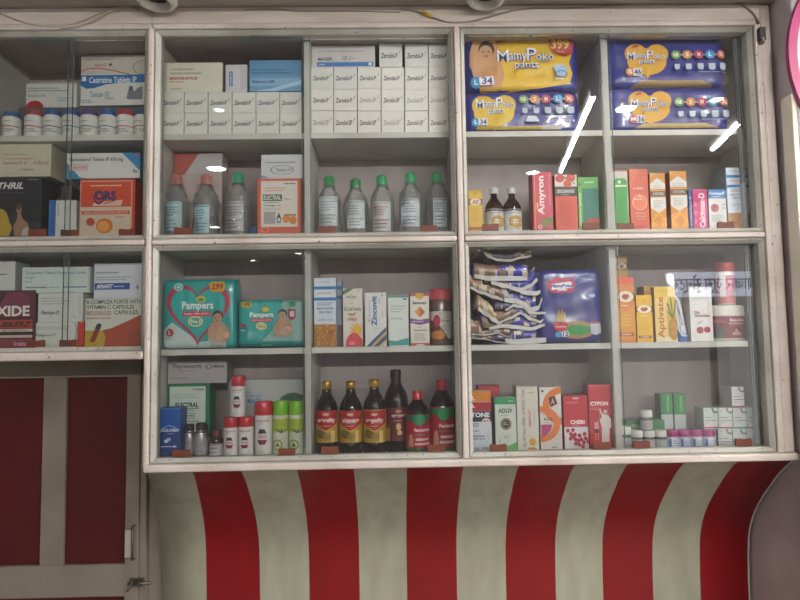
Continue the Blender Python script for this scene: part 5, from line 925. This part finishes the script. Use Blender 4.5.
jb = bottle((712.5, 304.5, 754, 344), 1.684, S2, [(0, 0), (.95, 0), (1, .05), (1, .68), (.97, .72)], [(.93, .70), (.99, .72), (.99, .93), (.95, .975), (.55, 1), (0, 1)], (.10, .66, 1.0), 'wide squat jar with a white lid under the small red capped jar', 'jar', None, 'wide_jar',
    [('r', 712.5, 316, 754, 338, '#7a2c3c'), ('p', [(712.5, 326), (720, 324), (725, 331), (723, 338), (712.5, 338)], '#2f6a5c'), T('Bon-Bon', 730, 318.5, 747, 321.5, '#d8c0c0', 0, .03), ('l', 729, 322, 748, 325, 1, '#c09a9c'), ('e', 737, 331, 5, 4, '#4c1c2a'), ('p', [(731, 335), (736, 328), (742, 335)], '#b08a84'), ('l', 716, 319, 727, 323, 2, '#b08088')], '#c3bcae', mat('#d6d2c8', .35), '#7a2c3c', ribs=48, capname='lid')
bottle((721.5, 262, 738.5, 300), 1.690, jb['top']+.0003, [(0, 0), (.94, 0), (1, .03), (1, .68), (.92, .74), (.90, .80)], [(.99, .79), (1.0, .80), (1.0, .96), (.95, 1), (0, 1)], (.03, .64, 1.0), 'small white jar with a red cap standing on top of the wide jar', 'jar', None, 'pill_jar',
    [('r', 721.5, 275, 738.5, 297, '#b85058'), ('r', 722, 275, 726, 297, '#d4c4b8'), ('l', 727, 279, 737, 284, 2, '#ecc8c8'), ('l', 727, 286, 737, 290, 2, '#dca0a4'), ('e', 734.5, 294, 3, 2.6, '#6a8c44')], '#d8d2c2', mat('#a83a34', .35), '#c87c7c', ribs=24, capname='lid')
# ------------------------------------------------------------------ lower right bays, bottom shelf
carton((465, 390.5, 491.5, 453), 1.684, FL, .05, '#cdd3d8', [('r', 465, 390.6, 491.4, 401.8, '#cf7c1e'), T('DR.', 466, 396, 476, 400.5, '#efe4d4', 0, .03), ('r', 465, 402.2, 491.4, 411, '#a82430'), T('J.B.', 466, 404.5, 476, 409, '#f0dcd8', 0, .03), ('r', 465, 411.2, 491.4, 421.8, '#262c38'), T('B.TONE', 466, 412.5, 489.8, 417.5, '#e8e8e8', 0, .04), ('e', 486, 421, 4, 2.6, '#e0d4d8'), T('B12', 483.5, 420, 488.5, 422.2, '#b0304c', 0, .03), ('l', 472, 423, 481, 427, 2, '#5c6470'), T('Sugar', 472, 430, 479.5, 432, '#4c5460'), T('Total Blood', 472.5, 435, 483.5, 437, '#2c3440', 0, .02), T('Purifier Syrup', 472, 438, 484.5, 440, '#2c3440', 0, .02), ('l', 481, 447, 489, 449, 1, '#6c7480'), ('e', 476, 449, 3, 2, '#a8a8b0')], 'white carton with orange, red and dark bands at the top', side='#9c9ea4')
carton((479, 385.5, 500, 453), 1.745, FL, .045, '#a8282c', [('r', 480, 388, 499, 391, '#b84440')], 'dark red carton showing behind the banded white carton', side='#7c1c20')
carton((495.3, 397.5, 516.4, 453), 1.684, FL, .05, '#ccd3c8', [('r', 495.4, 397.6, 516.3, 404.3, '#2c9458'), ('l', 509, 400.5, 514.5, 402, 1, '#c8e8d0'), T('ADLIV', 498.5, 408.5, 512.8, 413, '#2c5c54', 0, .03), ('l', 501, 414.5, 511, 416, 1, '#8c9c94'), ('e', 506, 424, 5.6, 6, '#8f8460'), ('e', 506, 424, 3.8, 4.1, '#3c443c'), ('l', 503.5, 422, 508.5, 425.5, 2, '#c8b888'), ('l', 504, 435, 509, 438.5, 2, '#8c9c90'), ('p', [(495.4, 446), (503, 447), (510, 445), (516.3, 442), (516.3, 452.8), (495.4, 452.8)], '#5cae5c'), ('s', [(499, 439), (499.5, 443)], .5, '#6a7a6c')], 'white carton with a green heading and a round gold emblem', side='#9fb0a0')
carton((517, 386, 538.5, 453), 1.680, FL, .05, '#d2cdc0', [('r', 517.1, 386.1, 538.4, 387.6, '#b8b09c'), ('t', 'ALL NATURAL HERBAL AYURVEDIC TONIC', 522, 389, 525.4, 447, '#7c7c6c', 90, .02), ('t', 'ज्वाराग्नि', 528, 409, 532, 427, '#b0483c', 90, .02), ('t', 'Herbal Syrup', 533.5, 408, 535, 424, '#8c8478', 90), ('l', 528, 391.5, 537, 394, 1, '#c8a05c'), ('e', 532, 442, 3.4, 4, '#d8a840'), ('e', 531, 449.5, 5, 2.2, '#c8963a'), ('o', 532, 442, 2, 2.4, .7, '#b07c2c')], 'cream carton with tall upright grey lettering and a gold mark at the foot', side='#a8a290')
carton((540, 387, 561.8, 453), 1.681, FL, .05, '#d5d0c6', [('o', 563, 406, 20, 19, 7, '#d8742c'), ('p', [(549, 397.5), (555.5, 396), (558, 404), (551, 407.5)], '#4c2430'), T('A', 551.5, 398.5, 555.3, 404.3, '#d8a07c', 0, .03), ('e', 543.2, 391, 1.3, 1.3, '#2c6c4c'), T('A-COLD-X', 543.5, 417.5, 559.5, 420.8, '#4c2c4c', 0, .03), ('l', 542, 413, 560, 415, 1, '#c88c7c'), ('l', 543.5, 422, 556, 423.5, 1, '#c8a090'), ('o', 541, 424, 19, 18, 6.5, '#d8742c'), ('p', [(541, 424.5), (552, 424.5), (550, 431), (545, 435.5), (541, 437)], '#a82c64'), ('o', 556, 436.5, 6, 2.4, .6, '#b09c94'), ('l', 551, 446, 558, 448.5, 1, '#7c7478'), ('r', 543, 450, 560, 451, '#b8b0a8')], 'white carton with big orange and magenta ring pieces', side='#b8a090')
carton((564, 395.5, 588, 453), 1.683, FL, .05, '#b8202c', [('r', 564.1, 395.6, 587.9, 426.5, '#bc2430'), ('l', 567, 401, 585, 404, 1, '#d87078'), ('r', 573.5, 397.6, 579.5, 399, '#e8c8c8'), T('CHERI', 570.3, 420, 584.6, 424.2, '#eedcdc', 0, .04), ('l', 573, 425, 581, 426.3, 1, '#d8a0a4'), ('r', 564.1, 427, 587.9, 452.9, '#d4cfd0')]
    + [('e', 567.5+a, 430.5+b, 1.9, 2.1, '#a82438') for a, b in ((0, 0), (5, -.5), (3, 3.5), (7, 4), (2.5, 8), (7, 8.5), (11.5, 5), (10, 10), (13, 9), (15.5, 12), (11, 14), (7.5, 13), (16.5, 3.5), (17.5, 8), (14.5, 16), (4.5, 5.8), (19.8, 11))], 'red carton with white lower half covered in dark cherries', side='#8a1a24')
carton((589, 384.5, 612, 453), 1.682, FL, .05, '#bc2c34', [('r', 589.1, 384.6, 611.9, 386, '#d0606a'), T('CYPON', 590.8, 401.5, 608.5, 405.8, '#f0e0dc', 0, .04), ('l', 591, 407.5, 602, 410, 2, '#d89090'), ('e', 605.5, 411.8, 2.1, 2.3, '#d8b0a0'), ('p', [(600.5, 408), (602, 413), (604, 414.5), (608, 415), (610.5, 419), (611, 427), (609, 429), (608.5, 442), (601, 442), (601.5, 428), (599.6, 420), (602, 416.5), (599.4, 410)], '#d8cfc9'), ('e', 596.2, 419.8, 1.5, 1.8, '#8a4c40'), ('p', [(594, 422), (598.5, 422), (598.5, 429), (594, 429)], '#d0909c'), ('p', [(594, 429), (598.6, 429), (598.8, 433), (593.8, 433)], '#4c2028'), ('r', 594.3, 433, 595.5, 440, '#c08070'), ('r', 597, 433, 598.2, 440, '#c08070'), ('s', [(598, 423), (600, 415), (599.5, 412)], .8, '#c08070')], 'tall red carton with a white adult figure and a child', side='#8e2028')
SV_ = [(0, 0), (.94, 0), (1, .03), (1, .56), (.90, .64), (.80, .66)]
SC_ = [(.93, .65), (.97, .66), (.97, .97), (.92, 1), (0, 1)]
wl = ['small bottle with a white cap, tallest and first beside the divider', 'small bottle with a white cap, second beside the divider, behind a finger grip', 'small bottle with a white cap, directly under the stacked bottle', 'small bottle with a white cap, next to the first magenta cap']
tp = 0
for i, (cx, yt) in enumerate(((627.5, 427), (639.3, 431), (651.3, 431), (663.3, 431))):
    e = bottle((cx-5.7, yt, cx+5.7, 449.5), 1.684, FL, SV_, SC_, (.05, .52, 1), wl[i], 'bottle', 'small bottles with white caps', 'dropper_vial', [('l', cx-4, 440, cx+4, 447, 3, '#9c9ca0')], '#5c5c58', '#d5d5d0', '#b9bbb9', ribs=18)
    if i in (1, 2): tp = max(tp, e['top'])
bottle((642.8, 410.5, 654.6, 431), 1.6835, tp+.0003, SV_, SC_, (.05, .50, 1), 'small grey bottle with a white cap standing on the row of white caps', 'bottle', 'small bottles with white caps', 'dropper_vial', [('l', 645, 422.5, 653, 428, 2, '#a08c9c'), ('r', 651, 424, 654, 429, '#b89ca8')], '#63665f', '#dad9d4', '#a9aaa6', ribs=18)
ml = ['small white bottle with a magenta cap, beside the white caps', 'small white bottle with a magenta cap, second of the magenta four', 'small white bottle with a magenta cap, third of the magenta four', 'small white bottle with a magenta cap, beside the white carton stack']
for i, cx in enumerate((675, 687, 699, 711.5)):
    bottle((cx-5.8, 430.5, cx+5.8, 449.5), 1.681, FL, SV_, SC_, (.05, .52, 1), ml[i], 'bottle', 'small bottles with magenta caps', 'dropper_vial', [('r', cx-5, 439, cx-3, 448, '#5c7cb0'), ('l', cx-2, 440, cx+5, 447, 3, '#8c94b8')], '#c9cbd4', '#a82c74', '#cfd2da', ribs=18)
go = carton((627, 420, 665, 449.5), 1.725, FL, .05, '#4c7c4c', [('r', 627, 420.1, 665, 430, '#3f7c48'), T('PILLS', 632, 424, 642, 427.5, '#a8c8a0', 0, .03)], 'low green carton lying behind the white capped bottles', side='#3a6640')
for x0, x1, lab in ((661.5, 673.4, 'green topped white carton standing behind bottles, left of the pair'), (674.6, 686.2, 'green topped white carton standing behind bottles, right of the pair')):
    carton((x0, 393.5, x1, 449.5), 1.755, FL, .04, '#b9c0be', [('r', x0+.1, 393.6, x1-.1, 414.5, '#3a8a4c'), ('t', 'LIV PLUS', x0+6, 396, x0+8, 411, '#a8d4a4', 90, .02), ('r', x0+.1, 394, x0+2, 414, '#2f7240')], lab, side='#2c6038')
# the little white carton stack
sx = [703.4, 718.2, 732.8, 747, 761]; stk = {}
stk_c = ['#c04a80', '#c04a80', '#3f8c6c', '#b85a5c']
nm4 = ['leftmost', 'second from left', 'third from left', 'rightmost']
for row, (ya, yb) in enumerate(((428.8, 449.5), (407.8, 428.4))):
    for c in range(4):
        zb = FL if row == 0 else stk[c]; x0, x1 = sx[c]+.3, sx[c+1]-.3; h = yb-ya; sc = stk_c[c] if row else '#8a8c8c'
        ops = [('r', x0, yb-1.5, x1, yb, sc if row else '#b9bcb8'), ('l', x0+1.5, ya+2, x0+6, ya+3.3, 1, '#8c9494'), ('o', x1-2, ya+1.5, 4.2, 4.2, 1.8, '#6c8c80'), ('l', x0+1.5, ya+h*.42, x1-3, ya+h*.52, 1, '#7c8a88'), ('r', x0+1.5, ya+h*.6, x1-1.5, ya+h*.63, '#6c8078'), ('l', x0+1.5, ya+h*.68, x0+8, ya+h*.76, 1, '#c08c98')]
        o = carton((x0, ya, x1, yb), 1.712 if (row == 0 and c == 0) else 1.700, zb, .05, '#ccd2cc', ops, 'little white carton, %s in the %s row of the right post stack' % (nm4[c], ['lower', 'upper'][row]), 'carton', 'stack of little white cartons', name='tablet_carton', side='#a9afaa')
        stk[c] = o['top']+.0003
x0, x1, ya, yb = 732, 744.3, 387, 407.4; h = yb-ya
carton((x0, ya, x1, yb), 1.702, max(stk[1], stk[2]), .05, '#d5d6d2', [('r', x0, yb-1.8, x1, yb, '#b83c78'), ('l', x0+1.5, ya+2, x0+6, ya+3.3, 1, '#8c9494'), ('o', x1-2, ya+1.5, 3.8, 3.8, 1.7, '#6c8c80'), ('l', x0+1.5, ya+h*.42, x1-3, ya+h*.52, 1, '#7c8a88'), ('r', x0+1.5, ya+h*.6, x1-1.5, ya+h*.64, '#6c8078'), ('l', x0+1.5, ya+h*.7, x0+8, ya+h*.78, 1, '#c08c98')], 'little white carton standing alone on top of the stack', 'carton', 'stack of little white cartons', name='tablet_carton', side='#a9afaa')
